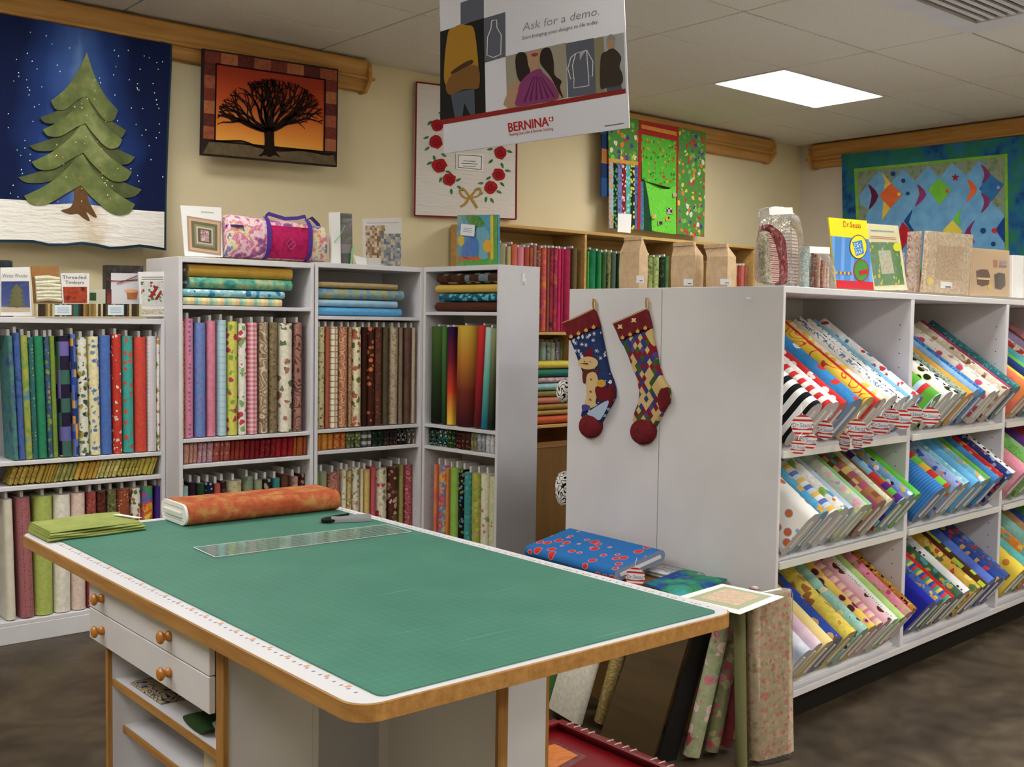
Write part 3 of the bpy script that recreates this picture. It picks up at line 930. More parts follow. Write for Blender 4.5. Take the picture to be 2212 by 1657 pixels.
# ================================================================ double-sided gondola with slanted bolts
G = Frame((3.494, 2.504, 0), .0586)
GT, GD, GW = 1.735, 1.115, 1.045
gon = thing('display_gondola', 'white double-sided gondola with slanted fabric bolts and stockings on its end', 'display shelf', M=G.M)
Pg = lambda n, mb, m=None: obj(n, mb, m or M_lam, gon, False, True)
seam = G.side(1430, 900, 0).y
Pg('end_panel', MB().bbox(-.018, 0, -.004, seam - .0015, .02, GT, .0015))
Pg('end_panel', MB().bbox(-.018, 0, seam + .0015, GD, .02, GT, .0015))
Pg('top_panel', MB().bbox(0, GW * 3, 0, GD, GT - .026, GT, .002))
Pg('centre_panel', MB().box(0.0, GW * 3, GD / 2 - .008, GD / 2 + .008, .1, GT - .026))
Pg('base_deck', MB().bbox(0, GW * 3, -.004, GD, .10, .128, .002))
Pg('kick_plinth', MB().box(.02, GW * 3, .03, GD - .03, 0, .10), M_black)
AL = math.radians(35)
ca, sa = math.cos(AL), math.sin(AL)
ROWZ = [1.105, .672, .148]
for k in range(1, 4):
    x = GW * k
    Pg('divider', MB().bbox(x - .016, x + .016, 0, GD, .128, GT - .026, .002))
    mb = MB()
    for q in range(22):
        z = .25 + q * .064
        for sx in (x - .0164, x + .0164):
            mb.add([(sx, .05 + .0032 * math.cos(a), z + .0032 * math.sin(a)) for a in (0, 1.26, 2.51, 3.77, 5.03)], [(0, 1, 2, 3, 4)])
    stuff(Pg('peg_holes', mb, M_hole))
M_rail = plainmat('clear_price_rail', 'dcdcda', .25, .5, gain=1)
for k in range(3):
    x0, x1 = GW * k + (.0 if k == 0 else .016), GW * (k + 1) - .016
    for r, z in enumerate(ROWZ):
        n = Vector((0, -sa, ca))
        A, B = Vector((0, .03, z - .012)), Vector((0, .03 + .60 * ca, z - .012 + .60 * sa))
        B = A + (B - A) * ((GD / 2 - .008 - .03) / (B.y - A.y)) * .995
        mb = MB().rings([[Vector((x, 0, 0)) + p for p in (A - n * .014, B - n * .014, B, A)] for x in (x0 + .001, x1 - .001)])
        Pg('slanted_shelf', mb)
        if r < 2:
            Pg('shelf_lip', MB().bbox(x0 + .001, x1 - .001, -.004, .03, z - .03, z - .014, .002))
            Pg('price_rail', MB().bbox(x0 + .001, x1 - .012, -.012, -.004, z - .034, z - .004, .002), M_rail)
    for z in (1.25, .75):
        Pg('back_shelf', MB().bbox(x0 + .001, x1 - .001, GD / 2 + .008, GD - .002, z - .018, z, .002))
def gbolts(bay, r, spec, place):
    n = len(spec)
    x0 = GW * bay + (.012 if bay == 0 else .028)
    x1 = GW * (bay + 1) - .03
    tot = sum(q[0] for q in spec)
    lam = math.radians(13)
    wid = .218
    room = (x1 - x0) - wid * math.sin(lam) * .85
    x = x0
    for i, (wt, desc, kind, cols, s) in enumerate(spec):
        t = room * wt / tot
        w = wid * rng.uniform(.95, 1.04)
        L = .575 + rng.uniform(-.008, .008)
        zl = Vector((0, ca, sa))
        up = Vector((math.sin(lam), -sa * math.cos(lam), ca * math.cos(lam)))
        xl = up.cross(zl)
        o = Vector((x + t / 2 / math.cos(lam), .032 + rng.uniform(-.012, .012), ROWZ[r])) + up * (w / 2 + .004 + t * .5 * math.tan(lam) * .9)
        M = G.M @ Matrix(((xl.x, up.x, zl.x, o.x), (xl.y, up.y, zl.y, o.y), (xl.z, up.z, zl.z, o.z), (0, 0, 0, 1)))
        bolt(M, w, t * math.cos(lam) * .94, L, kind, cols, s, '%s fabric bolt lying slanted, %s from left, %s' % (desc, ordw(i), place),
             'slanted bolts in the gondola', .004, .012, .62, low=.005)
        x += t
def gs(s):
    out = []
    for ln in s.strip().splitlines():
        a = [q.strip() for q in ln.split('|')]
        out.append((float(a[0]), a[1], a[2], a[3], float(a[4]) if len(a) > 4 else 1.0))
    return out
gbolts(0, 0, gs('''
1.1|black and white striped|stripe|f0f0f0 18181c|1.6
.8|red and white striped|stripe|f0e8e4 d02428|1.8
.9|plain white|plain|f2f2f2
.7|bright red|bigdots|d82428 f0dcd8 d82428|.7
1.5|blue toy print|floral|2a88d0 e8e8e8 d03028 50b0e8 2a88d0|.7
1.0|bright yellow sketch print|swirl|f0c818 f0c818 d83828|.7
.5|red wavy|plain|d8302c
1.0|cream with yellow dots|bigdots|f2ead4 f0c020 f0c020|.8
.9|white with blue lettering|script|f4f4f4 6a90c0|1
.8|white with black lettering|script|f6f6f6 303038|1
.6|light blue|plain|7ac0e8
1.0|white with blue balloons|floral|f2f4f6 3a90c0 f2f4f6 d03838 f2f4f6|1
.6|royal blue confetti|floral|2a5ab0 2a5ab0 e8e8f0 d04040|2'''), 'top row, first bay')
gbolts(1, 0, gs('''
.8|lime with candy stripe|stripe|58b020 58b020 d83030 b8d8f0|.8
.9|white and black circle|bigdots|f0f0ec 202020 c8e050|.6
.9|black and white animal print|floral|e8e8e8 202428 c8ccd0 202428|1
.5|grey green|floral|a8b8a0 708878|2
.8|golden yellow|mottle|e8a818 d89818
.7|powder blue|plain|8ab8e8
.9|blue scribble|swirl|2a78c8 5aa8e0 1c5aa0|1.2
.9|cream and pink circle|bigdots|efe4d4 d04870 e8a0a8|.7
.6|white print|floral|f0f0ea c8b8a8 f0f0ea|1.4
.9|beige animal|floral|e0d0b8 b88868 f0e8d8 7a5a40|.9
.7|magenta|dots|a83068 d878a0|2
.8|teal print|floral|2f7078 48a0a0 2f7078|2'''), 'top row, second bay')
gbolts(2, 0, gs('''
.9|bright orange pink|mottle|f08830 e85868
.9|yellow|plain|f0c828
.9|navy|plain|203878
1|green|mottle|60c040 78d058
1|aqua|mottle|48b8c8 68c8d8
1|red print|floral|d83838 f0e0d0
1|white print|floral|e8e8e8 60a0d0
1|lilac|plain|b098c8
1|brown|plain|805038
1|pink|plain|e898b0'''), 'top row, third bay')
gbolts(0, 1, gs('''
1.1|white retro dot|bigdots|f2f0ec d86830 88b8e0|.8
.7|sky blue sunny|floral|48a8d8 48a8d8 e0a840|1
1.0|blue yellow stripe|stripe|c8d8e8 5a78c8 e8e8e8 e8b848|1
1.0|white leaf|floral|f0f0ec 88b848 d87838 48a0d0|.6
.8|pale blue|mottle|a8c8e8 c8dcf0
.8|pastel meadow|floral|c8d8c0 e8b0c8 e8e0a0 b0a0d0|1
.9|mint green|mottle|90d090 80c488
1.1|brown caterpillar|patch|a06840 a84878 509888 d8b868 784828|1.2
.6|pale yellow print|floral|e0dcc0 b8c8a0 e0dcc0|1.2
.5|chestnut|plain|8a4030
.9|lime and blue patchwork|patch|58b830 3a70c8 d83830 88c8e8 582888|1.1
.9|blue toy|floral|7aa8d8 d8a838 283048 e8e8f0|.9
.9|vivid green|mottle|48b818 58c828'''), 'middle row, first bay')
gbolts(1, 1, gs('''
1.3|denim blue|stripe|2a78c8 3a88d4 2468b4|6
.9|lime and red|patch|68c828 68c828 c82820 e8c020|.8
.9|periwinkle car|floral|90a8e0 d87838 90a8e0 3858b0|1
.6|yellow striped|across|e8d048 98c8e8|2
.9|pale sky|floral|80c8e8 c8e8f0 80c8e8|1
.9|sky blue|mottle|50b0e8 68bcec
1.1|seashell|floral|68b8d8 e8e0d8 a8a8a0 d8b868|.7
.6|leaf green|plain|68b838
.8|cobalt|plain|3888d0
.7|red fire engine|floral|c82028 e8a838 c82028|1
.8|navy rocket|floral|283878 88a0d8 c83038|1
.9|white with black dots|dots|f0f0ee 303030|.7'''), 'middle row, second bay')
gbolts(2, 1, gs('''
1|pink|plain|e890a8
1|grass green|swirl|78c058 58a040|2
1|pale green|mottle|98d088 b0dca0
1|purple|plain|6a3890
1|red|plain|c82830
1|blue|plain|3868c0
1|yellow|plain|e8d048
1|teal|plain|289098'''), 'middle row, third bay')
gbolts(0, 2, gs('''
1.0|white cloud|mottle|e8e8f4 b8c8e8
.8|pink and white|mottle|ead8e4 e0b8d0
1.0|buttercup yellow|across|f0d888 d8e898 f0d888|1
1.4|blue teddy bear|floral|2a4aa8 c89868 f0e0c8 704830|.6
1.3|yellow teddy bear|floral|e8d040 c89840 e8d040 a86830|.7
.8|aqua and cream|floral|98d0c8 e8dcb0 404850 98d0c8|1
.9|yellow cupcake|bigdots|ecc848 582818 e088a0|.6
.9|pink striped|stripe|e8b0c0 d08098 e8d0a0|2
.8|pink cupcake|bigdots|eab8c8 582820 eab8c8|.6
.9|white speckled|dots|e4ece4 88a098|2
.7|lime green|mottle|a8d868 c0e088
1.0|rose pink|floral|e888a8 e888a8 c83858 a8a868|1
.7|leopard|floral|b87818 301808 d8a030|2'''), 'bottom row, first bay')
gbolts(1, 2, gs('''
.8|royal blue|plain|2028a8
.9|yellow and blue jungle|floral|4868b8 d8b030 305898 b8a048|1
.8|blue striped|stripe|2058c0 e8c838 38a088 d83838|1.4
.5|scarlet|plain|d01c1c
1.0|jungle|floral|406848 b8a038 305848 4898b0|.9
1.0|white with navy dots|dots|eceef2 303868|.8
.9|yellow bear and leaf|floral|d8b030 587838 c84030 e8d868|.8
.8|brown dashed|patch|583018 583018 a8d018 583018|1.2
1.2|periwinkle cloud|mottle|5a78d8 4868c8
1.0|navy car|floral|284898 c83040 284898 c89838|.9
.9|denim print|floral|38589c 5a80c0 a04048|1'''), 'bottom row, second bay')
gbolts(2, 2, gs('''
1|yellow flower|bigdots|ecd028 c88018 ecd028|.6
1|turquoise|plain|58b8b8
1|orange bird|floral|e88818 e8c030 48a0a0|.8
1|pale teal|plain|88c8c0
1|tan|plain|b89058
1|blue|plain|3058b0
1|green|plain|489848
1|red|plain|b83028'''), 'bottom row, third bay')
# zebra bundles poking out from the far side of the gondola
for (px, py, w_, h_, nm) in ((1222, 846, .03, .05, 'upper'), (1221, 1057, .035, .09, 'lower')):
    p = G.side(px, py, .03)
    mb = MB()
    rs = []
    b = max(p.y + .02, GD + .012)
    z = p.z
    rs = [[(x, b + dy, z + dz) for dy, dz in oval(0, 0, (.045 if nm == 'upper' else .05) * k, (.055 if nm == 'upper' else .085) * k, 12)] for x, k in ((.012, .55), (.03, .95), (.08, 1), (.16, .95), (.19, .5))]
    mb.rings(rs)
    o = solo('zebra_print_bundle', MB().rings([[G.M @ Vector(v) for v in r] for r in rs]), fab('swirl', 'e8e6e0 141414', 1.6), '%s black and white zebra print bundle behind the stocking panel edge' % nm, 'folded fabric', None, True)

# round hang tags on the bolts
M_tagst = None
def hangtag(pl, cx, cy, rx, ry, label, sy=None):
    c = pl.at(cx, cy, .004)
    n = Vector((-.62, -.78, 0)).normalized()     # hanging loose, turned towards the aisle
    up = Vector((0, 0, 1))
    u = up.cross(n).normalized()
    r3 = (pl.at(cx, cy - ry, .004) - c).length
    yaw = math.acos(max(-1, min(1, rx / (ry * 1.0))))
    M = Matrix.Translation(c) @ Matrix(((-u.x, n.x, up.x, 0), (-u.y, n.y, up.y, 0), (-u.z, n.z, up.z, 0), (0, 0, 0, 1))) @ Matrix.Rotation(-yaw * .92, 4, 'Z')
    t = thing('hang_tag', label, 'tag', M=M, group='round striped hang tags')
    cir = [(r3 * math.cos(a), 0, r3 * math.sin(a)) for a in (2 * math.pi * k / 24 for k in range(24))]
    obj('disc', MB().prism(cir, (0, .0012, 0)), M_white, t, False, True)
    red = MB()
    for k in range(5):
        z0, z1 = r3 * (.97 - .40 * k), r3 * (.78 - .40 * k)
        z1 = max(z1, -r3 * .99)
        w0, w1 = math.sqrt(max(0, r3 * r3 - z0 * z0)), math.sqrt(max(0, r3 * r3 - z1 * z1))
        red.add([(-w0, .0016, z0), (w0, .0016, z0), (w1, .0016, z1), (-w1, .0016, z1)], [(0, 1, 2, 3)])
    obj('stripes', red, plainmat('tag_red', 'c8282c', .5, gain=1), t, False, True)
    obj('name_band', MB().prism([(r3 * .93 * math.cos(a), 0.0017, r3 * .32 * math.sin(a)) for a in (2 * math.pi * k / 16 for k in range(16))], (0, .0004, 0)), M_white, t, False, True)
    class LP:
        def at(s, a, b, off=0): return M @ Vector((a * r3, .0024, b * r3))
    text('lettering', 'Dr.Seuss', LP(), (.84, -.16), (-.84, -.16), (.84, .24), plainmat('tag_blue', '2060b0', .5, gain=1), t)
    obj('string', MB().tube([(0, .0, r3 * .92), (.003, -.014, r3 * 1.3), (0, -.04, r3 * 1.75)], .0009, 5), M_white, t, False, True)
    return t
gp = G.plane(-.045)
for k, (cx, cy, rx, ry, nm) in enumerate(((1731, 919, 23, 23.5, 'largest round red striped tag below the black and white striped bolt'),
        (1744, 952, 14, 20, 'round striped tag half hidden under the largest tag'), (1722, 966, 13, 17, 'lowest round striped tag below the black and white striped bolt'),
        (1781, 929, 11, 21, 'narrow turned round striped tag below the red bolt'), (1849, 926, 17, 21, 'round striped tag below the blue toy print bolt'),
        (1869, 943, 10, 18, 'turned round striped tag below the yellow sketch bolt'), (1850, 957, 8, 13, 'small low round striped tag behind two others at bay middle'),
        (1823, 955, 4, 20, 'edge-on round striped tag hanging near the bay middle'), (1900, 919, 14, 20, 'round striped tag below the cream yellow dotted bolt'),
        (1925, 899, 11, 17, 'tilted round striped tag left of the divider'), (1947, 906, 17, 21, 'round striped tag hanging just left of the bay divider'),
        (1974, 895, 12, 19, 'round striped tag in front of the bay divider'), (2008, 899, 16, 20, 'round striped tag in the second bay'))):
    hangtag(G.plane(-.100 - .010 * (k % 3)), cx, cy, rx, ry, nm)
# ================================================================ cutting table
TX0, TX1, TY0, TY1, TZ = 1.012, 2.08, 1.597, 3.56, .90
def rrect(x0, x1, y0, y1, r, n=7):
    out = []
    for cx, cy, a0 in ((x1 - r, y1 - r, 0), (x0 + r, y1 - r, 90), (x0 + r, y0 + r, 180), (x1 - r, y0 + r, 270)):
        out += [(cx + r * math.cos(math.radians(a0 + 90 * k / (n - 1))), cy + r * math.sin(math.radians(a0 + 90 * k / (n - 1)))) for k in range(n)]
    return out
tab = thing('cutting_table', 'white topped cutting table with oak edging and drawers under the green mat', 'table', (1.5, 2.6, 0))
A = rrect(TX0, TX1, TY0, TY1, .055)
Bq = rrect(TX0 + .004, TX1 - .004, TY0 + .004, TY1 - .004, .052)
obj('table_top', MB().rings([[(x, y, z) for x, y in Bq] for z in (TZ - .034, TZ)]), M_lam, tab)
obj('edge_band', MB().rings([[(x, y, z) for x, y in ring] for ring, z in ((Bq, TZ - .036), (A, TZ - .034), (A, TZ - .002), (Bq, TZ - .0008))], False), M_oaky, tab)
# printed measuring scale along the border
pr, prr = MB(), MB()
for k in range(72):
    y = TY0 + .07 + k * .0254
    pr.box(TX0 + .040, TX0 + .047, y, y + .005, TZ, TZ + .0004)
    pr.box(TX1 - .030, TX1 - .025, y, y + .005, TZ, TZ + .0004)
    if k % 3 == 1:
        prr.box(TX0 + .044, TX0 + .056, y + .009, y + .018, TZ, TZ + .0004)
        prr.box(TX1 - .034, TX1 - .026, y + .009, y + .016, TZ, TZ + .0004)
stuff(obj('printed_inch_marks', pr, plainmat('scale_blue', '8088a0', .7, gain=1), tab))
stuff(obj('printed_foot_marks', prr, plainmat('scale_orange', 'd8a070', .7, gain=1), tab))
# drawer pedestal facing left, its mirror on the right, panels between
XA = 1.062
Pt = lambda n, mb, m=None, par=None: obj(n, mb, m or M_lam, par or tab)
for y in (2.255, 2.945):
    Pt('pedestal_side', MB().box(XA + .012, 1.2995, y - .009, y + .009, .0, TZ - .034))
    Pt('oak_edging', MB().box(XA, XA + .012, y - (.028 if y < 2.5 else .009), y + .009, .0, TZ - .034), M_oakz)
Pt('pedestal_back', MB().box(1.30, 1.316, 2.246, 2.95, 0, TZ - .034))
for z in (.588, .452, .30, .12):
    back = XA + .012 + (0 if z > .5 else .028)
    sh = Pt('shelf', MB().box(back + .006, 1.30, 2.264, 2.936, z - .018, z))
    Pt('oak_edging', MB().box(back, back + .006, 2.264, 2.936, z - .018, z), M_oaky, sh)
def knob(parent, x, y, z):
    M = Matrix.Translation((x, y, z)) @ Matrix.Rotation(-math.pi / 2, 4, 'Y')
    obj('knob', MB().lathe([(.008, 0), (.012, .001), (.0125, .006), (.0085, .011), (.0085, .015), (.0155, .021), (.0165, .025), (.013, .030), (.005, .032)], M, 18),
        plainmat('varnished_knob_wood', 'c07a2c', .25, .5, gain=1), parent, True)
for z0, z1 in ((.776, .862), (.688, .773)):
    d = Pt('drawer', MB().bbox(XA - .016, XA - .0005, 2.266, 3.03, z0, z1, .0015))
    Pt('drawer_box', MB().box(XA, 1.295, 2.28, 2.93, z0 + .01, z1 - .01), None, d)
    for y in (2.925, 2.48): knob(d, XA - .016, y, (z0 + z1) / 2)
for y in (2.215, 2.945):
    Pt('pedestal_side', MB().box(1.76, 2.018, y - .009, y + .009, 0, TZ - .034))
    Pt('oak_edging', MB().box(2.018, 2.03, y - .009, y + .009, 0, TZ - .034), M_oakz)
Pt('pedestal_back', MB().box(1.745, 1.76, 2.206, 2.95, 0, TZ - .034))
Pt('recessed_panel', MB().box(1.316, 1.745, 2.60, 2.616, 0, TZ - .034))
Pt('support_panel', MB().box(1.528, 1.552, 1.834, 2.28, 0, TZ - .034))
Pt('oak_edging', MB().box(1.526, 1.554, 1.824, 1.834, 0, TZ - .034), M_oakz)
Pt('support_brace', MB().box(1.500, 1.528, 2.262, 2.28, 0, TZ - .034))
# green cutting mat
t = NT('green_cutting_mat', .55, .3)
co = t.coord()
nz = t.n('ShaderNodeTexNoise', i_Vector=co, i_Scale=5.0, i_Detail=5.0).outputs[0]
sc = t.n('ShaderNodeTexNoise', i_Vector=t.n('ShaderNodeMapping', i_Vector=co, i_Scale=(3.0, 120.0, 1.0), i_Rotation=(0, 0, .12)).outputs[0], i_Scale=1.0, i_Detail=3.0).outputs[0]
xyz = t.n('ShaderNodeSeparateXYZ', i_0=co).outputs
gl = [t.math('LESS_THAN', t.math('FRACT', t.math('MULTIPLY', xyz[k], 1 / .0254)), .06) for k in (0, 1)]
grid = t.math('MULTIPLY', t.math('MAXIMUM', gl[0], gl[1]), .22)
base = t.ramp(nz, [(.3, hexc('3a7465', 1)), (.7, hexc('447f6e', 1))])
base = t.mix(grid, base, hexc('8fae6a', 1))
t.col(t.mix(t.ramp(sc, [(.66, (0, 0, 0, 1)), (.74, (.35,) * 3 + (1,))]), base, hexc('8fbfb0', 1)))
mat_o = solo('cutting_mat', MB().rings([[(x, y, z) for x, y in rrect(1.075, 2.028, 1.618, 3.50, .018)] for z in (TZ + .0005, TZ + .0035)]), t.m,
             'large green cutting mat covering the table top', 'cutting mat')
ZM = TZ + .0038
# orange bolt on the table, core end to the left
M = Matrix.Translation((1.462, 3.432, ZM + .036)) @ Matrix.Rotation(math.radians(-1.5), 4, 'Z') @ Matrix(((0, 0, 1, 0), (0, 1, 0, 0), (-1, 0, 0, 0), (0, 0, 0, 1)))
ob = thing('fabric_bolt', 'orange mottled fabric bolt lying on the far end of the cutting mat', 'fabric bolt', M=M)
st = stadium(.215, .070, 8)
ow = obj('fabric_wrap', MB().rings([[(x * g, y * g, z) for x, y in st] for z, g in ((.006, 1), (.15, 1.01), (.3, .99), (.45, 1.01), (.565, 1))]), [fab('mottle', 'a84822 b85c32 bc8440', 1.6)], ob, True, True)
sw = stadium(.213, .068, 8)
obj('selvedge_end', MB().rings([[(x, y, z) for x, y in sw] for z in (-.002, .012)]), M_white, ob, True, True)
obj('core_board', MB().bbox(-.009, .009, -.075, .075, -.010, .575, .002), M_core, ob, False, True)
for dx in (-.02, .02): obj('cut_line', MB().box(dx - .0006, dx + .0006, -.085, .085, -.0028, -.0018), plainmat('grey_end_line', '9a9694', .8, gain=1), ob, False, True)  # thin grey lines across the white bolt end
# folded green cloth on the corner
cl = thing('folded_cloth', 'folded lime green cloth on the far left table corner', 'folded fabric', (1.19, 3.45, ZM))
gm = fab('mottle', '8f9c48 a0aa58', 1.2)
for k in range(4):
    z0 = ZM + .0008 + k * .0075
    rs = []
    for i in range(9):
        u = i / 8
        x = 1.035 + .003 * k + u * (.305 - .008 * k)
        y0 = 3.345 + .05 * u * .3 + .004 * math.sin(u * 9 + k * 2) + .003 * k
        y1 = 3.545 + .03 * u
        h = .0064 + .0016 * math.sin(u * 7 + k)
        zz_ = z0 + .0012 * math.sin(u * 6 + k * 1.7)
        if k == 0: zz_, h = z0, .0075
        rs.append([(x, y0 + .002, zz_), (x, y0 - .003, zz_ + h * .5), (x, y0 + .002, zz_ + h), (x, y1, zz_ + h + .002), (x, y1 + .003, zz_ + h * .5), (x, y1, zz_)])
    obj('fold', MB().rings(rs), gm, cl, True)
obj('white_selvedge', MB().rings([[(x, 3.50 - .10 * (k / 4), ZM + .034 + .001 * math.sin(k)) for x in (1.285 + .01 * k, 1.305 + .009 * k)] + [(x, 3.50 - .10 * (k / 4), ZM + .0355) for x in (1.305 + .009 * k, 1.285 + .01 * k)] for k in range(5)]), M_white, cl)
# ruler and rotary cutter
rq = [(1.335, 2.852), (1.995, 2.832), (2.003, 2.985), (1.343, 3.012)]
rul = thing('quilting_ruler', 'long clear acrylic quilting ruler lying on the green mat', 'ruler', (1.67, 2.92, ZM))
obj('blade', MB().prism([(x, y, ZM) for x, y in rq], (0, 0, .003)), M_acry, rul)
mk = MB()
def rpt(u, v): 
    a = [rq[0][k] + (rq[1][k] - rq[0][k]) * u for k in (0, 1)]
    b = [rq[3][k] + (rq[2][k] - rq[3][k]) * u for k in (0, 1)]
    return Vector((a[0] + (b[0] - a[0]) * v, a[1] + (b[1] - a[1]) * v, ZM + .0033))
for k in range(1, 24): mk.strip([rpt(k / 24, .02), rpt(k / 24, .98)], (.0004, 0, 0), (0, 0, .0002))
for k in range(1, 6): mk.strip([rpt(.01, k / 6), rpt(.99, k / 6)], (0, .0004, 0), (0, 0, .0002))
stuff(obj('printed_grid', mk, plainmat('ruler_print', '86b0a0', .6, gain=1), rul))
eb = MB().strip([rpt(.0, .0), rpt(1, 0.0)], (0, .0015, 0), (0, 0, .0002)).strip([rpt(.0, 1), rpt(1, 1)], (0, .0015, 0), (0, 0, .0002)).strip([rpt(0, 0), rpt(0, 1)], (.0015, 0, 0), (0, 0, .0002)).strip([rpt(1, 0), rpt(1, 1)], (.0015, 0, 0), (0, 0, .0002))
obj('ground_edge', eb, plainmat('ruler_edge', 'e0ece8', .3, gain=1), rul)
rc = thing('rotary_cutter', 'grey and black rotary cutter lying beside the clear ruler', 'cutter', (1.93, 3.11, ZM))
gm_ = plainmat('cutter_grey_plastic', '8a8c92', .35, .5, gain=1)
hd = Matrix.Translation((1.885, 3.125, ZM)) @ Matrix.Rotation(math.radians(-20), 4, 'Z')
obj('handle', MB().rings([[hd @ Vector((x, w * c, .012 + .011 * s)) for c, s in ((1, -1), (1, .4), (.6, 1), (-.6, 1), (-1, .4), (-1, -1))] for x, w in ((-.01, .012), (.03, .010), (.06, .014), (.10, .013), (.125, .010))]), gm_, rc, True)
obj('blade_guard', MB().lathe([(.024, .003), (.026, .006), (.026, .012), (.018, .016), (.006, .019)], hd @ Matrix.Translation((-.015, .008, 0)), 20), M_black, rc, True)
obj('blade', MB().lathe([(.030, .0005), (.030, .002)], hd @ Matrix.Translation((-.015, .010, 0)), 24), plainmat('steel_blade', 'b8bcc0', .25, .5, 1.0, 1), rc)
obj('finger_lever', MB().tube([hd @ Vector((-.01, 0, .018)), hd @ Vector((.02, -.004, .024)), hd @ Vector((.05, -.002, .026))], [.006, .004, .005], 8), M_black, rc, True)
# things inside the pedestal
zs = .5895
mb = MB()
for k, (a, b) in enumerate(((0, .006), (.006, .012))): mb.bbox(1.095 + .004 * k, 1.24, 2.66 + .01 * k, 2.86 - .012 * k, zs + a, zs + b, .002)
solo('quilted_placemat', mb, fab('swirl', 'b8a888 2a3468 8a7858', 1.2), 'folded navy and tan printed cloth on the pedestal shelf under the drawers', 'folded fabric')
mb = MB().rings([[(1.085 + u * .13, 2.44 + dy, zs + dz) for dy, dz in oval(0, .0165 + .003 * math.sin(u * 6), .06, .012, 12)] for u in (0, .1, .5, .9, 1)])
solo('folded_cloth', mb, fab('plain', '2c4a24'), 'dark green folded cloth on the pedestal shelf under the drawers', 'folded fabric', smooth=True)
def crumple(cx, cy, cz, rx, ry, rz, seed, n=14):
    r_ = random.Random(seed)
    rs = []
    for j in range(7):
        ph = -math.pi / 2 + math.pi * (j + .35) / 6.7
        rs.append([(cx + rx * math.cos(ph) * math.cos(2 * math.pi * k / n) * r_.uniform(.75, 1.15), cy + ry * math.cos(ph) * math.sin(2 * math.pi * k / n) * r_.uniform(.75, 1.15),
                    max(cz - rz, cz + rz * math.sin(ph) * r_.uniform(.85, 1.1))) for k in range(n)])
    return MB().rings(rs)
solo('plastic_bag', crumple(1.14, 2.325, zs + .032, .055, .052, .031, 3), clearmat('milky_plastic_bag', 'e8e8ea', .3, .25, 28.0, .8, .35), 'crumpled translucent plastic bag on the pedestal shelf under the drawers', 'bag')
bx = thing('lidded_box', 'small pale cardboard box on the lower pedestal shelf', 'box', (1.19, 2.4, .454))
obj('box_body', MB().bbox(1.125, 1.25, 2.30, 2.47, .453, .535, .002), plainmat('pale_card', 'c8bfa8', .8, gain=1), bx)
obj('lid', MB().bbox(1.118, 1.257, 2.293, 2.477, .527, .552, .002), plainmat('pale_card', 'c8bfa8', .8, gain=1), bx)

# ================================================================ stock leaning beside the table
bench = thing('cardboard_box', 'low brown carton hidden under the red dotted bolt beside the gondola', 'box', (3.27, 2.95, 0))
obj('carton', MB().bbox(3.20, 3.395, 2.54, 3.48, 0, .545, .003), M_card, bench)
obj('lid', MB().bbox(3.192, 3.402, 2.532, 3.488, .520, .552, .003), M_card, bench)
def leaner(base, top, w, t, yawdir, kind, cols, s, label, name='fabric_bolt', L=.6):
    """bolt standing on the floor, leaning from base point to top point; w runs along yawdir"""
    zl = (Vector(top) - Vector(base)).normalized()
    yl = Vector(yawdir)
    yl = (yl - zl * yl.dot(zl)).normalized()
    xl = yl.cross(zl)
    b = Vector(base)
    M = Matrix(((xl.x, yl.x, zl.x, b.x), (xl.y, yl.y, zl.y, b.y), (xl.z, yl.z, zl.z, b.z), (0, 0, 0, 1)))
    return bolt(M, w, t, L, kind, cols, s, label, 'bolts leaning on the floor by the table', .006, low=.004, name=name)
leaner((2.93, 3.09, .02), (3.09, 3.02, .62), .185, .045, (0, 1, 0), 'plain', 'e6e2d4', 1, 'thick cream wadding bolt leaning beside the table', L=.53)
leaner((2.99, 2.95, .02), (3.13, 2.89, .6), .06, .05, (.2, 1, 0), 'swirl', '9a8248 b8a060', 1.4, 'gold swirl print bolt leaning next to the cream one', L=.53)
leaner((2.99, 3.24, .015), (3.14, 3.19, .6), .07, .05, (.2, 1, 0), 'plain', '3f7a38', 1, 'green fabric bolt leaning behind the cream one', L=.52)
leaner((3.03, 2.875, .02), (3.15, 2.84, .6), .045, .04, (.2, 1, 0), 'floral', '5a4a68 8a7890 3a3050', 1.5, 'dark purple floral bolt squeezed beside the brown board', L=.52)
# brown board and its black spine
def slab(name, b0, b1, t0, t1, th, mat, label, cat):
    b0, b1, t0, t1 = map(Vector, (b0, b1, t0, t1))
    n = (b1 - b0).cross(t0 - b0).normalized()
    return solo(name, MB().prism([b0, b1, t1, t0], n * th), mat, label, cat)
slab('brown_board', (2.90, 2.86, 0), (2.915, 2.60, 0), (3.085, 2.795, .545), (3.088, 2.548, .545), .012, woodmat('brown_suede_paper', '43341f', '564428', .5, 1), 'large dark brown board leaning beside the table', 'board')
slab('black_board', (2.915, 2.592, 0), (2.985, 2.562, 0), (3.086, 2.541, .55), (3.148, 2.515, .55), .012, M_black, 'narrow black board leaning against the brown board', 'board')
leaner((3.02, 2.515, .02), (3.125, 2.445, .6), .066, .05, (1, -.15, 0), 'floral', 'a8b088 d07888 e8c8c8 b84858 88a070', .7, 'pale green rose print roll in cellophane, beside black board', 'wrapped_roll')
leaner((3.112, 2.50, .02), (3.20, 2.44, .6), .056, .05, (1, -.15, 0), 'floral', '8a8a60 d08090 c06070 b0a878', .8, 'olive rose print roll in cellophane between two others', 'wrapped_roll')
leaner((3.188, 2.49, .02), (3.262, 2.44, .58), .036, .04, (1, -.15, 0), 'mottle', '8a3840 a04a50', 1, 'slim dusty red roll standing behind the olive tube', 'wrapped_roll')
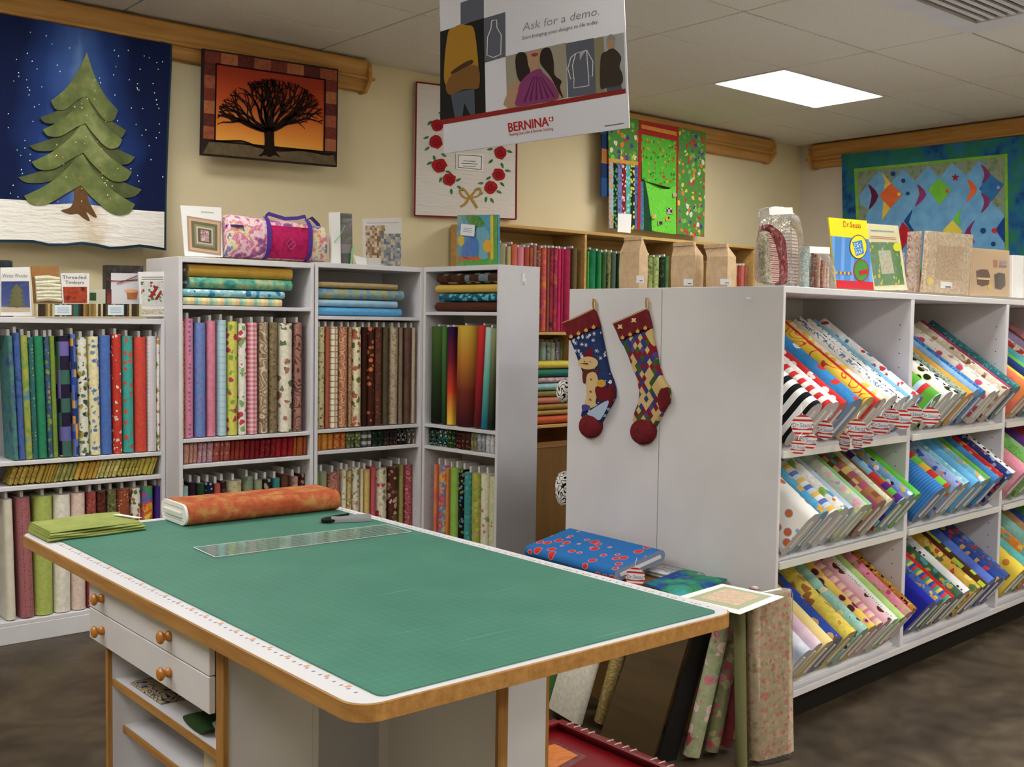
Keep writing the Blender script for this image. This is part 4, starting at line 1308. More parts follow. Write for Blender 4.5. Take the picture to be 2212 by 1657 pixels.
solo('cardboard_tube', MB().tube([(3.128, 2.372, .0), (3.116, 2.378, .3), (3.105, 2.384, .612)], .021, 14), plainmat('olive_tube', '70704c', .5, gain=1), 'olive green cardboard tube standing beside the paisley roll', 'tube', smooth=True)
proll = leaner((3.262, 2.340, .02), (3.232, 2.350, .6), .192, .06, (1, -.22, 0), 'floral', 'c2b294 d48888 a89c6c d8b8a0', 1.5, 'pink and green paisley roll in cellophane under the pattern sheet', 'wrapped_roll')
obj('cellophane_sleeve', MB().rings([[Vector((3.252, 2.342, 0)) + Vector((1, -.22, 0)).normalized() * a * k + Vector((.22, 1, 0)).normalized() * b * k + Vector((-.03 * z, .01 * z, z + .004)) for a, b in oval(0, 0, .106, .038, 18)] for z, k in ((0, 1), (.2, 1.01), (.4, 1), (.6, 1), (.62, .93))]),
     clearmat('cellophane', 'f0f2f0', .06, .06, 14.0, .5), proll, True)
# dotted bolt, packets, sheet on top
zb = .556
M = Matrix.Translation((3.215, 2.965, zb + .053)) @ Matrix.Rotation(math.radians(-2), 4, 'Z') @ Matrix(((-math.sin(.2), math.cos(.2), 0, 0), (0, 0, 1, 0), (math.cos(.2), math.sin(.2), 0, 0), (0, 0, 0, 1)))
bolt(M, .29, .05, .565, 'bigdots', '1f74c0 d8302c d88a90', .66, 'blue bolt with red dots lying on the carton beside the gondola', None, .004, .014, .8, low=.005)
hangtag(Plane((3.03, 2.93, 0), (-.25, -1, 0)), 1371, 1246, 20, 21, 'round striped tag hanging from the red dotted blue bolt')
for k, (x, y, r) in enumerate(((3.345, 2.91, 1.54), (3.345, 2.905, 1.60))):
    M = Matrix.Translation((x, y, zb + .001 + .014 * k)) @ Matrix.Rotation(r, 4, 'Z')
    t = thing('clear_packet', ('lower' if k == 0 else 'upper') + ' clear plastic packet with printed insert beside the dotted bolt', 'packet', M=M)
    obj('insert', MB().bbox(-.10, .10, -.055, .055, 0, .008, .002), M_white, t, False, True)
    obj('film', MB().rings([[(a, b, z) for a, b in rrect(-.12 * g, .12 * g, -.065 * g, .065 * g, .01, 4)] for z, g in ((0, .96), (.006, 1), (.012, .93))]), M_clear, t, True, True)
    pr = MB()
    for q in range(5): pr.box(-.08, .02 + .05 * (q % 2), -.04 + q * .016, -.034 + q * .016, .008, .0084)
    stuff(obj('printed_lines', pr, plainmat('grey_print', '8a8a92', .8, gain=1), t, False, True))
def drape(name, label, corners, h, mat, seed=1, amp=.012, cat='folded fabric'):
    r_ = random.Random(seed)
    c = [Vector(q) for q in corners]
    n = 10
    top = []
    for i in range(n + 1):
        for j in range(n + 1):
            u, v = i / n, j / n
            p = (c[0] * (1 - u) + c[1] * u) * (1 - v) + (c[3] * (1 - u) + c[2] * u) * v
            e = min(u, v, 1 - u, 1 - v)
            top.append(p + Vector((0, 0, h * min(1, e * 6 + .25) + amp * math.sin(u * 7 + seed) * math.sin(v * 6) * .5 + r_.uniform(-1, 1) * amp * .2)))
    mb = MB()
    m_ = n + 1
    mb.add(top, [(i * m_ + j, (i + 1) * m_ + j, (i + 1) * m_ + j + 1, i * m_ + j + 1) for i in range(n) for j in range(n)])
    bot = [p for p in c]
    rim = [i * m_ for i in range(m_)] + [n * m_ + j for j in range(1, m_)] + [i * m_ + n for i in range(n - 1, -1, -1)] + [j for j in range(n - 1, 0, -1)]
    low = [Vector((top[k].x, top[k].y, c[0].z)) for k in rim]
    k0 = len(mb.v)
    mb.v += low
    for q in range(len(rim)):
        q2 = (q + 1) % len(rim)
        mb.f.append((rim[q], rim[q2], k0 + q2, k0 + q))
        mb.mi.append(0)
    mb.f.append(tuple(k0 + q for q in range(len(rim))))
    mb.mi.append(0)
    return solo(name, mb, mat, label, cat, smooth=True)
pz = PZ(.560)
drape('folded_cloth', 'crumpled blue and green batik cloth lying beside the pattern sheet', [pz.at(1392, 1262), pz.at(1478, 1296), pz.at(1570, 1254), pz.at(1470, 1238)], .022, fab('mottle', '1c3c90 1f5aa0 2f8a50 30a0a0', .5), 3)
ps = PZ(.635)
sh_c = [(1455, 1293), (1598, 1328), (1694, 1290), (1560, 1262)]
t = thing('pattern_sheet', 'printed paper pattern sheet with pink field lying on the paisley roll', 'paper', ps.at(1575, 1293))
obj('sheet', patch(MB(), ps, sh_c, 0, .0015), M_white, t)
obj('printed_border', patch(MB(), ps, [(1487, 1293), (1595, 1318), (1668, 1289), (1565, 1268)], .0016, .0004), plainmat('sheet_green', 'a8ae8c', .7, gain=1), t)
obj('printed_field', patch(MB(), ps, [(1510, 1292), (1592, 1310), (1645, 1289), (1568, 1273)], .0021, .0004), fab('floral', 'd8c0a0 d8a8a0 c8b890', 3), t)
# red plastic crate
cr = thing('plastic_crate', 'dark red lidded plastic crate with slotted rim on the floor under the table', 'crate', (2.28, 2.40, 0))
M_red = plainmat('dark_red_plastic', '7a0f18', .3, .5, gain=1)
cx0, cx1, cy0, cy1, ch = 2.10, 2.52, 2.05, 2.69, .225
obj('base', MB().bbox(cx0 + .02, cx1 - .02, cy0 + .02, cy1 - .02, .0, .012, .004), M_red, cr)
for n_, b in (('wall', (cx0 + .008, cx0 + .016, cy0 + .01, cy1 - .01)), ('wall', (cx1 - .016, cx1 - .008, cy0 + .01, cy1 - .01)), ('wall', (cx0 + .01, cx1 - .01, cy0 + .008, cy0 + .016)), ('wall', (cx0 + .01, cx1 - .01, cy1 - .016, cy1 - .008))):
    obj(n_, MB().box(*b, .008, ch - .02), M_red, cr)
for b in ((cx0, cx0 + .03, cy0, cy1), (cx1 - .03, cx1, cy0, cy1), (cx0, cx1, cy0, cy0 + .03), (cx0, cx1, cy1 - .03, cy1)):
    obj('rim', MB().bbox(*b, ch - .02, ch, .006), M_red, cr)
sl = MB()
for k in range(3):
    for q in range(4):
        y = cy1 - .075 - k * .19 - q * .034
        sl.box(cx1 - .028, cx1 - .002, y, y + .005, ch - .001, ch + .0015)
        sl.box(cx1 - .004, cx1 + .0015, y, y + .005, ch - .016, ch + .0015)
obj('rim_slots', sl, plainmat('pale_slot', 'c8b4b0', .5, gain=1), cr)
oc = thing('plastic_sleeve', 'orange card in a clear sleeve lying on the red crate lid', 'card', (2.3, 2.42, .193))
oz = PZ(.193)
obj('lid_panel', MB().bbox(cx0 + .017, cx1 - .017, cy0 + .017, cy1 - .017, .182, .192, .003), M_red, cr)
obj('card', patch(MB(), oz, [(1150, 1625), (1198, 1608), (1248, 1633), (1190, 1665)], .001, .0015), plainmat('orange_card', 'e8862c', .6, gain=1), oc)
obj('sleeve', patch(MB(), oz, [(1128, 1629), (1195, 1601), (1268, 1636), (1190, 1682)], .0028, .0008), M_film, oc)
# ================================================================ quilts on the walls
def quiltmat(name, stops, axis=2, s=1.0, pucker=.5, noise=.15, off=0.0):
    """dyed cotton, colour runs along a local axis; quilted pucker in the relief"""
    t = NT(name, .9, .12)
    co = t.coord()
    z = t.n('ShaderNodeSeparateXYZ', i_0=co).outputs[axis]
    nz = t.n('ShaderNodeTexNoise', i_Vector=co, i_Scale=7.0, i_Detail=4.0).outputs[0]
    f = t.math('ADD', t.math('DIVIDE', t.math('ADD', z, off), s), t.math('MULTIPLY', t.math('SUBTRACT', nz, .5), noise))
    t.col(t.ramp(f, stops))
    w = t.n('ShaderNodeTexNoise', i_Vector=t.n('ShaderNodeMapping', i_Vector=co, i_Scale=(9.0, 9.0, 46.0)).outputs[0], i_Scale=1.0, i_Detail=2.0, i_Distortion=.6).outputs[0]
    t.bump(w, pucker, .01)
    return t.m
# --- pine tree at night
Q1 = PY(5.918)
q = thing('wall_quilt', 'large dark blue quilt with a tall green pine tree in snow', 'quilt', Q1.at(182, 530))
out = [(-70, 17), (15, 33), (60, 41), (100, 47), (150, 58), (200, 66), (250, 76), (300, 85), (345, 92), (368, 97), (367, 150), (363, 230), (359, 330), (356, 430), (355, 541),
       (330, 536), (300, 532), (265, 536), (235, 537), (205, 530), (175, 526), (140, 530), (105, 530), (70, 523), (40, 522), (-70, 521)]
t = NT('night_sky_dye', .9, .1)
co = t.coord()
xyz = t.n('ShaderNodeSeparateXYZ', i_0=co).outputs
nz = t.n('ShaderNodeTexNoise', i_Vector=co, i_Scale=3.0, i_Detail=4.0).outputs[0]
r2 = t.math('ADD', t.math('MULTIPLY', t.math('ABSOLUTE', t.math('ADD', xyz[0], .02)), 2.6), t.math('MULTIPLY', t.math('SUBTRACT', nz, .5), .5))
band = t.math('MULTIPLY', t.math('ABSOLUTE', t.math('SUBTRACT', xyz[2], .52)), .45)
t.col(t.ramp(t.math('ADD', r2, band), [(.05, hexc('7f9cc8', 1)), (.3, hexc('3f5c98', 1)), (.62, hexc('24386f', 1)), (.95, hexc('141d40', 1))]))
w = t.n('ShaderNodeTexNoise', i_Vector=co, i_Scale=55.0, i_Detail=2.0).outputs[0]
t.bump(w, .5, .006)
obj('sky_cloth', patch(MB(), Q1, out, 0, .010), t.m, q)
bind = MB()
ribbon(bind, Q1, out[8:], 2.0, .0095, .003)
obj('binding', bind, plainmat('dark_teal_binding', '16323c', .9, gain=1), q)
M_snow = quiltmat('snow_cloth', [(.0, hexc('e4e1dc', 1)), (.42, hexc('dedad0', 1)), (.55, hexc('d0c0a8', 1)), (.68, hexc('eae7e2', 1)), (1, hexc('e0dcd4', 1))], 0, .9, 1.0, .5, .45)
obj('snow_bank', patch(MB(), Q1, spl([(-66, 428), (16, 431), (60, 434), (110, 442), (160, 440), (230, 447), (290, 454), (353, 458)], 4) + [(352.5, 536), (330, 532), (300, 528), (265, 532), (235, 533), (205, 526), (175, 522), (140, 526), (105, 526), (70, 519), (40, 518), (-66, 517)], .0102, .003), M_snow, q)
obj('trunk', patch(MB(), Q1, spl([(160, 395), (185, 398), (188, 430), (196, 448), (207, 470), (196, 466), (184, 458), (192, 478), (176, 470), (166, 462), (148, 463), (130, 455), (150, 448), (158, 428)], 4, True), .014, .003), fab('plain', '6a4a28'), q)
def gstops(a, b): return [(0, hexc(a, 1)), (1, hexc(b, 1))]
M_pdark = fab('mottle', '4a5230 5c663a', .8)
M_plite = fab('mottle', '58643a 6c783e 868f58', .5)
for k, (cx, ay, lx, ly, rx, ry, uy, dark) in enumerate(((174, 320, 37, 384, 303, 410, 372, 1), (172, 325, 49, 424, 289, 442, 395, 0), (178, 255, 60, 316, 288, 340, 305, 1),
        (176, 262, 65, 351, 281, 372, 325, 0), (180, 190, 82, 256, 268, 283, 243, 1), (180, 203, 88, 282, 259, 303, 262, 0), (182, 115, 105, 220, 249, 240, 205, 0))):
    for sx, tx, ty in ((-1, lx, ly), (1, rx, ry)):
        w_, h_ = abs(tx - cx), ty - ay
        o_ = spl([(cx, ay), (cx + sx * w_ * .22, ay + h_ * .37), (cx + sx * w_ * .58, ay + h_ * .74), (tx, ty)], 6)
        u_ = spl([(tx, ty), (tx - sx * w_ * .13, ty + h_ * .17), (tx - sx * w_ * .42, ty + h_ * .17), (cx + sx * w_ * .22, uy + (ty - uy) * .72), (cx, uy + 6)], 6)
        obj('branch_tier', patch(MB(), Q1, o_[:-1] + u_, .0142 + .0035 * k, .0032), M_pdark if dark else M_plite, q)
sq = {c: MB() for c in ('e0d8a0', 'd07040', '70c878', 'b8d8f0')}
r_ = random.Random(5)
for k in range(150):
    x, y = r_.uniform(16, 350), r_.uniform(60, 520)
    if y < 50 + .19 * x: continue
    tree = abs(x - 178) < (y - 110) * .33 and y < 440
    c = r_.choice(['e0d8a0', 'd07040', '70c878', 'd07040']) if tree else r_.choice(['b8d8f0', 'b8d8f0', 'e0d8a0', '70c878'])
    if not tree and y > 430 and r_.random() < .7: continue
    patch(sq[c], Q1, oval(x, y, 1.3, 1.6, 5), .040 if tree else .0135, .001)
for c, mb in sq.items(): stuff(obj('sequins', mb, plainmat('sequin_' + c, c, .25, .6, gain=1.4), q))
# --- sunset tree
Q2 = PY(5.895)
q = thing('wall_quilt', 'framed sunset quilt with a spreading dark tree', 'quilt', Q2.at(580, 350))
obj('backing', patch(MB(), Q2, [(437, 105), (729, 150), (726, 361), (433, 335)], -.014, .024), plainmat('black_binding', '2a1c18', .9, gain=1), q)
def lerp4(c, u, v):
    a = [c[0][k] + (c[1][k] - c[0][k]) * u for k in (0, 1)]
    b = [c[3][k] + (c[2][k] - c[3][k]) * u for k in (0, 1)]
    return (a[0] + (b[0] - a[0]) * v, a[1] + (b[1] - a[1]) * v)
c2 = [(437, 105), (729, 150), (726, 361), (433, 335)]
bm_ = [fab('mottle', h, 3) for h in ('6a2c20 7a3826', '9a5430 b06a40', '52201c 64302a', '8a4028 a05838')]
nb = 0
for (u0, v0, u1, v1) in [(.012 + .122 * k, .018, .012 + .122 * (k + 1), .125) for k in range(8)] + [(.902, .125 + .12 * k, .988, .125 + .12 * (k + 1)) for k in range(6)] + [(.012, .125 + .12 * k, .095, .125 + .12 * (k + 1)) for k in range(6)]:
    sl_ = .02
    obj('border_patch', patch(MB(), Q2, [lerp4(c2, u0, v0), lerp4(c2, u1, v0), lerp4(c2, u1, v1), lerp4(c2, u0, v1)], .0102, .003), bm_[nb % 4], q)
    nb += 1
fieldp = [lerp4(c2, .095, .13), lerp4(c2, .90, .13), lerp4(c2, .90, .86), lerp4(c2, .095, .86)]
obj('sunset_field', patch(MB(), Q2, fieldp, .0102, .003), quiltmat('sunset_dye', [(0.05, hexc('f0b850', 1)), (.35, hexc('d8843a', 1)), (.65, hexc('b85028', 1)), (.95, hexc('92341f', 1))], 2, .50, .15, .06), q)
hl = spl([(450, 305), (480, 306), (520, 306), (555, 318), (600, 326), (650, 325), (700, 334), (716, 333)], 5)
obj('hill', patch(MB(), Q2, hl + [(724, 358), (436, 332)], .0134, .0028), fab('mottle', '6a5c40 5a4c34', 2), q)
mb = MB()
ribbon(mb, Q2, hl, 2.2, .0164, .001)
for a, b in zip(fieldp, fieldp[1:] + fieldp[:1]): ribbon(mb, Q2, [a, b], 1.6, .0164, .001)
patch(mb, Q2, spl([(556, 338), (566, 327), (569, 305), (568, 280), (578, 272), (588, 281), (589, 305), (592, 327), (602, 340), (590, 336), (580, 340), (570, 336)], 4, True), .0166, .0015)
rt = random.Random(11)
def limb(x, y, ang, ln, w, d):
    n = 5
    inside = lambda q: ((q[0] - 581) / 116) ** 2 + ((q[1] - 258) / 88) ** 2 < 1 and q[1] < 318
    pts = [(x, y)]
    for k in range(n):
        ang += rt.uniform(-.16, .16) - (.05 * math.cos(ang) if d < 3 else 0)
        x, y = x + math.cos(ang) * ln / n, y + math.sin(ang) * ln / n
        if not inside((x, y)): break
        pts.append((x, y))
    if len(pts) < 2: return
    n = len(pts) - 1
    ribbon(mb, Q2, pts, [w * (1 - .45 * k / n) for k in range(n + 1)], .0166 + .0004 * d, .0012)
    if d >= 4: return
    for k in range(2 if d < 3 else 3):
        i = min(n, rt.choice((2, 3, 4, 5)) if k else 5)
        a2 = ang + (rt.uniform(.25, .6) * (1 if k % 2 else -1))
        ex, ey = pts[i]
        if ((ex - 583) / 128) ** 2 + ((ey - 268) / 92) ** 2 > 1 or ey > 316: continue
        limb(ex, ey, a2, ln * rt.uniform(.62, .8), max(.9, w * .6), d + 1)
for a in range(-176, 0, 11):
    aa = math.radians(a + rt.uniform(-4, 4))
    limb(578 + 4 * math.cos(aa), 284, aa, (50 + 12 * abs(math.cos(aa))), 3.6, 1)
    if a % 2: limb(578 + 4 * math.cos(aa), 281, aa + .08, 62 + 22 * abs(math.cos(aa)), 2.8, 2)
obj('tree_applique', mb, plainmat('black_brown_cloth', '20140f', .95, .1, gain=1), q)
# --- rose wreath
Q3 = PY(6.02)
q = thing('wall_quilt', 'white quilt with a red rose wreath and gold bow', 'quilt', Q3.at(1003, 468))
o3 = [(897, 178), (1114, 204), (1112, 474), (893, 466)]
obj('white_ground', patch(MB(), Q3, o3, 0, .012), quiltmat('white_quilted', [(0, hexc('d8d4d0', 1)), (1, hexc('e2dedc', 1))], 2, 1, .9, .2), q)
mb = MB()
for a, b in zip(o3, o3[1:] + o3[:1]): ribbon(mb, Q3, [a, b], 1.7, .0115, .003)
obj('red_binding', mb, plainmat('wine_binding', '7a1c28', .9, gain=1), q)
M_rose, M_rose2, M_leaf = fab('plain', 'b01820'), fab('plain', '7c0f18'), fab('mottle', '2f6a30 4a8a40', 2)
for k, (x, y, r) in enumerate(((942, 272, 13), (939, 307, 15), (946, 358, 16), (968, 388, 14), (1078, 331, 14), (1074, 377, 14), (1057, 405, 14), (960, 236, 12), (1062, 240, 12), (1010, 215, 13))):
    rr = random.Random(k)
    obj('rose', patch(MB(), Q3, [(x + r * rr.uniform(.82, 1.1) * math.cos(a), y + r * rr.uniform(.85, 1.12) * math.sin(a)) for a in (2 * math.pi * i / 14 for i in range(14))], .0155, .003), M_rose, q)
    mb = MB()
    ribbon(mb, Q3, [(x + r * .6 * (1 - i / 14) * math.cos(i * .75), y + r * .6 * (1 - i / 14) * math.sin(i * .75)) for i in range(13)], 1.0, .0186, .0008)
    obj('petal_fold', mb, M_rose2, q)
for k, (x, y, a) in enumerate(((930, 262, 2.4), (948, 253, -.9), (924, 296, 2.8), (955, 292, -.4), (925, 318, 2.5), (934, 336, 1.3), (951, 332, .6), (930, 350, 2.6), (960, 370, .3), (952, 383, 2.0), (982, 392, -.5),
        (985, 402, .6), (972, 408, 1.5), (990, 410, .1), (1062, 322, 3.0), (1092, 326, .3), (1062, 345, 2.4), (1080, 352, 1.2), (1088, 368, .2), (1058, 382, 2.6), (1078, 394, .8), (1042, 396, 3.1), (1070, 412, .5),
        (1040, 416, 2.5), (1048, 425, 1.7), (1034, 408, 2.9), (1057, 428, 1.0), (945, 244, .2), (978, 226, -.6), (1040, 226, .5))):
    obj('leaf', patch(MB(), Q3, spl([(x, y), (x + 6 * math.cos(a - .5), y + 6 * math.sin(a - .5)), (x + 13 * math.cos(a), y + 13 * math.sin(a)), (x + 6 * math.cos(a + .5), y + 6 * math.sin(a + .5))], 3, True), .0125, .0025), M_leaf, q)
M_gold = fab('plain', 'b8923c')
mb = MB()
ribbon(mb, Q3, spl([(1011, 424), (998, 408), (991, 412), (996, 424), (1011, 428), (1028, 408), (1036, 412), (1030, 424), (1012, 428)], 4), 2.2, .0125, .003)
ribbon(mb, Q3, spl([(1010, 426), (1003, 440), (992, 447)], 4), 2.6, .0135, .003)
ribbon(mb, Q3, spl([(1013, 426), (1021, 438), (1028, 450)], 4), 2.6, .0135, .003)
obj('bow', mb, M_gold, q)
cd = thing('info_card', 'small printed card pinned inside the rose wreath', 'card', Q3.at(1011, 370))
obj('card', patch(MB(), Q3, [(982, 331), (1041, 334), (1040, 371), (982, 366)], .0165, .0015), M_white, cd)
mb = MB()
for a, b in (((986, 335), (1037, 338)), ((1037, 338), (1036, 367)), ((1036, 367), (986, 362)), ((986, 362), (986, 335))): ribbon(mb, Q3, [a, b], .6, .0181, .0006)
for k in range(3): ribbon(mb, Q3, [(997 - 4 * (k % 2), 348 + 5.5 * k), (1024 + 4 * (k % 2), 349.5 + 5.5 * k)], .6, .0181, .0006)
obj('printed_frame', mb, M_ink, cd)
# --- green apron hanging, with a blue quilt behind it
Q4 = PY(5.925)
q = thing('wall_quilt', 'dark blue and orange quilt edge showing behind the green apron hanging', 'quilt', Q4.at(1310, 425))
obj('blue_ground', patch(MB(), PY(5.945), [(1298, 268), (1345, 275), (1345, 430), (1297, 424)], 0, .01), fab('patch', '1c3868 24508c 1c3868 b87028', .35), q)
q = thing('apron_hanging', 'bright green apron panel between vegetable print strips on the back wall', 'wall hanging', Q4.at(1415, 500))
M_veg = fab('floral', '50983c d03840 f0d038 f08830 68b848 5a48a0 f0e8dc d03840 88c858', .72)
L4 = lambda pts: [(1300 + x / 5.919, 240 + y / 5.919) for x, y in pts]
obj('print_strip', patch(MB(), Q4, L4([(75, 60), (462, 108), (460, 645), (80, 605)]), 0, .008), M_veg, q)
obj('print_strip', patch(MB(), Q4, L4([(968, 225), (1320, 280), (1300, 1610), (948, 1570)]), 0, .008), M_veg, q)
obj('orange_band', patch(MB(), Q4, L4([(80, 605), (462, 650), (462, 695), (80, 650)]), .001, .009), fab('plain', 'e0a030'), q)
cols_ = [('90b8d8', 'e09030'), ('182028', '48a048'), ('7080b8', '5a6098'), ('8a1c2c', 'e8d0d0'), ('40b0a0', '90d8d0'), ('20301c', 'd0d038'), ('5870b0', '3858a0')]
for k, (a, b) in enumerate(cols_):
    x0, x1 = 82 + 54.5 * k, 82 + 54.5 * (k + 1)
    obj('ribbon_strip', patch(MB(), Q4, L4([(x0, 650 + 6 * k), (x1, 656 + 6 * k), (x1 + 2, 1500 + 3 * k), (x0 + 2, 1497 + 3 * k)]), .001, .0075), fab('bigdots', a + ' ' + b + ' ' + b, 1.1), q)
M_r4 = fab('plain', 'b02c24')
obj('red_border', patch(MB(), Q4, L4([(462, 115), (972, 210), (950, 1570), (940, 1570), (945, 390), (495, 295), (480, 1525), (440, 1520)]), .002, .009), M_r4, q)
obj('orange_bar', patch(MB(), Q4, L4([(492, 172), (945, 270), (942, 320), (492, 222)]), .0115, .002), fab('plain', 'e0902c'), q)
obj('green_panel', patch(MB(), Q4, L4([(492, 290), (945, 388), (940, 1000), (560, 900), (505, 870)]), .001, .008), fab('floral', '4cc018 4cc018 c83c28 4cc018 287830 e0a030 4cc018', 1.2), q)
obj('blue_strip', patch(MB(), Q4, L4([(485, 900), (560, 905), (560, 1100), (525, 1520), (480, 1525)]), .0005, .008), fab('bigdots', '4870b0 48a058 48a058', 1.2), q)
obj('dark_fold', patch(MB(), Q4, L4([(520, 880), (600, 960), (640, 1540), (530, 1525)]), .002, .007), fab('plain', '1c4a30'), q)
pk = MB()
rs = []
for (x0, y0, x1, y1, b0) in ((545, 905, 940, 960, .004), (560, 990, 938, 1000, .030), (585, 1120, 936, 1110, .022), (600, 1250, 936, 1250, .020), (622, 1400, 938, 1420, .018), (630, 1530, 938, 1575, .012)):
    pp = L4([(x0, y0), (x0 + (x1 - x0) * .33, y0 + (y1 - y0) * .33 + (60 if b0 < .01 else 8)), (x0 + (x1 - x0) * .66, y0 + (y1 - y0) * .66 + (70 if b0 < .01 else 8)), (x1, y1)])
    f_ = [Q4.at(*pp[0], .010), Q4.at(*pp[1], .010 + b0), Q4.at(*pp[2], .010 + b0 * .8), Q4.at(*pp[3], .010)]
    rs.append(f_ + [p + Vector((0, .004, 0)) for p in reversed(f_)])
obj('apron_pocket', MB().rings(rs), fab('swirl', '68d820 58c818', 1), q, True)
mo = MB()
for x, y, w_ in ((830, 1280, 36), (630, 1350, 24), (800, 1380, 26), (710, 1430, 26), (895, 1075, 22)): patch(mo, Q4, L4([(x - w_, y - w_ * 1.1), (x + w_, y - w_), (x + w_, y + w_), (x - w_, y + w_ * 1.1)]), .032, .001)
obj('picture_patch', mo, fab('patch', 'c8a8a0 e0a030 283848 d0c8b0', 1.5), q)
cd = thing('price_card', 'blank white card standing on the wood bookcase before the hanging', 'card', PY(5.70).at(1348, 500))
obj('card', patch(MB(), PY(5.74), [(1335, 461), (1364, 463), (1362, 503.5), (1334, 501)], 0, .0012), M_white, cd)
# --- fish quilt on the right wall
Q5 = PX(8.492)
L5 = lambda pts: [(1600 + x / 3.4526, 220 + y / 3.4526) for x, y in pts]
q = thing('wall_quilt', 'teal bordered quilt with pale blue fish and bright diamonds on the right wall', 'quilt', Q5.at(2010, 580))
obj('teal_border', patch(MB(), Q5, L5([(757, 392), (1400, 330), (2240, 238), (2250, 1290), (772, 1290)]), 0, .010), fab('mottle', '0f3c70 18608c 1f7048 206a90', .35), q)
obj('lime_border', patch(MB(), Q5, L5([(850, 500), (1995, 388), (2005, 1255), (885, 1255)]), .0102, .002), fab('mottle', '68a018 7ab428', 1), q)
obj('mottled_ground', patch(MB(), Q5, L5([(872, 520), (1972, 412), (1980, 1235), (905, 1235)]), .0124, .002), fab('mottle', '607868 88906a 6a8890', 1), q)
obj('fish_ground', patch(MB(), Q5, L5([(890, 705), (960, 610), (1040, 515), (1130, 605), (1215, 500), (1310, 590), (1405, 475), (1490, 565), (1585, 458), (1690, 552), (1785, 438), (1868, 530), (1785, 650), (1870, 745), (1972, 840), (1978, 1235), (925, 1235), (940, 860), (962, 800), (905, 770)]), .0146, .002), fab('mottle', '5a98c8 6aa8d4', .8), q)
V = .0168
for nm, pts, c in (('diamond', [(1040, 700), (1130, 610), (1215, 690), (1125, 795)], 'e06820 d85a20'), ('diamond', [(1405, 655), (1490, 570), (1580, 660), (1490, 772)], '70c020 60b018'),
                   ('diamond', [(1785, 650), (1868, 538), (1970, 620), (1880, 742)], '2870a8 2060a0'), ('diamond', [(1182, 975), (1215, 895), (1292, 980), (1212, 1105)], 'c01828 b01420'),
                   ('diamond', [(1515, 962), (1590, 882), (1662, 968), (1600, 1050)], 'd8c428 e0cc30'), ('fin', [(1290, 800), (1225, 890), (1290, 980), (1300, 960), (1262, 900), (1285, 830)], '104878 185088'),
                   ('fin', [(1975, 858), (1908, 955), (1978, 1055)], '183c80 1c4488'), ('fin', spl([(960, 615), (1035, 702), (965, 806), (985, 700)], 3, True), '5a1840 6a2048'),
                   ('fin', spl([(1325, 615), (1392, 692), (1310, 782), (1342, 690)], 3, True), '803060 903870'), ('fin', spl([(1700, 578), (1772, 655), (1690, 752), (1720, 660)], 3, True), 'd85820 e06828'),
                   ('fin', spl([(1800, 468), (1870, 540), (1808, 612), (1826, 540)], 3, True), '7a2c60 8a3468'), ('fin', spl([(1800, 675), (1870, 746), (1800, 832), (1826, 750)], 3, True), '7a2c60 8a3468'),
                   ('fin', spl([(1757, 880), (1678, 985), (1757, 1058), (1722, 965)], 3, True), '7a2c60 8a3468'), ('fin', [(1060, 520), (1130, 610), (1075, 662), (1088, 600)], 'd8b828 e0c030'),
                   ('fin', [(1075, 740), (1125, 795), (1062, 888), (1068, 810)], 'd8b828 e0c030'), ('fin', [(1657, 788), (1592, 880), (1652, 932), (1640, 860)], '60b820 70c428')):
    obj(nm, patch(MB(), Q5, L5(pts), V, .0018), fab('mottle', c, 1), q)
    V += .0001
for x, y, r, c in ((1145, 538, 18, '184878'), (1222, 590, 16, '184878'), (1255, 685, 14, '184878'), (1817, 962, 21, '184878'), (1893, 1062, 18, '184878'), (1190, 690, 13, 'd8d030'), (1548, 667, 14, 'c05060'), (1900, 962, 20, 'c82c30')):
    obj('dot_applique', patch(MB(), Q5, L5(oval(x, y, r, r, 14)), .0195, .0015), fab('plain', c), q)
for x, y, r, c in ((1610, 565, 32, 'a01c30'), (1930, 640, 17, 'c890b0')):
    obj('star_applique', patch(MB(), Q5, L5([(x + (r if k % 2 == 0 else r * .42) * math.sin(k * math.pi / 5), y - (r if k % 2 == 0 else r * .42) * math.cos(k * math.pi / 5)) for k in range(10)]), .0195, .0015), fab('plain', c), q)

# ================================================================ hanging sign
def depthpt(px, py, d):
    r = ray(px, py)
    f_ = Vector((_A[2][0], _A[2][1], _A[2][2]))
    return EYE + r * (d / r.dot(f_))
sL, sR = depthpt(962, 332, 3.15), depthpt(1362, 275, 2.86)
dv = (sR - sL)
dv.z = 0
SG = Plane(sL, (dv.y, -dv.x, 0))
if SG.n.dot(EYE - sL) < 0: SG.n = -SG.n
S = lambda pts: [(860 + x / 2.958, y / 2.958) for x, y in pts]
sg = thing('hanging_sign', 'white advertising sign with fashion photos hanging from the ceiling', 'sign', SG.at(1160, 310))
_g = lambda n, pts, m, off=.0045, th=.0006: obj(n, patch(MB(), SG, S(pts), off, th), m, sg)
pm = lambda n, h: plainmat(n, h, .55, .12, gain=.8)
obj('board', patch(MB(), SG, S([(300, 982), (1482, 818), (1430, -420), (262, -250)]), 0, .0045), NT('glossy_sign_card', .3, .45).m if False else plainmat('glossy_sign_card', 'c2c2ce', .3, .5, gain=1), sg)  # white card toned down to grey, its backlit shade put into the colour
_g('photo_dark', [(275, 205), (553, 118), (565, 722), (275, 772)], pm('photo_black', '17140f'))
_g('grey_panel', [(553, 120), (690, 80), (692, 365), (553, 405)], pm('print_slate', '5c6070'))
_g('grey_panel', [(405, 20), (553, -30), (553, 120), (405, 162)], pm('print_slate', '5c6070'), .0043)
_g('photo_beige', [(692, 362), (1077, 275), (1085, 625), (703, 695)], pm('photo_beige', '9c9484'))
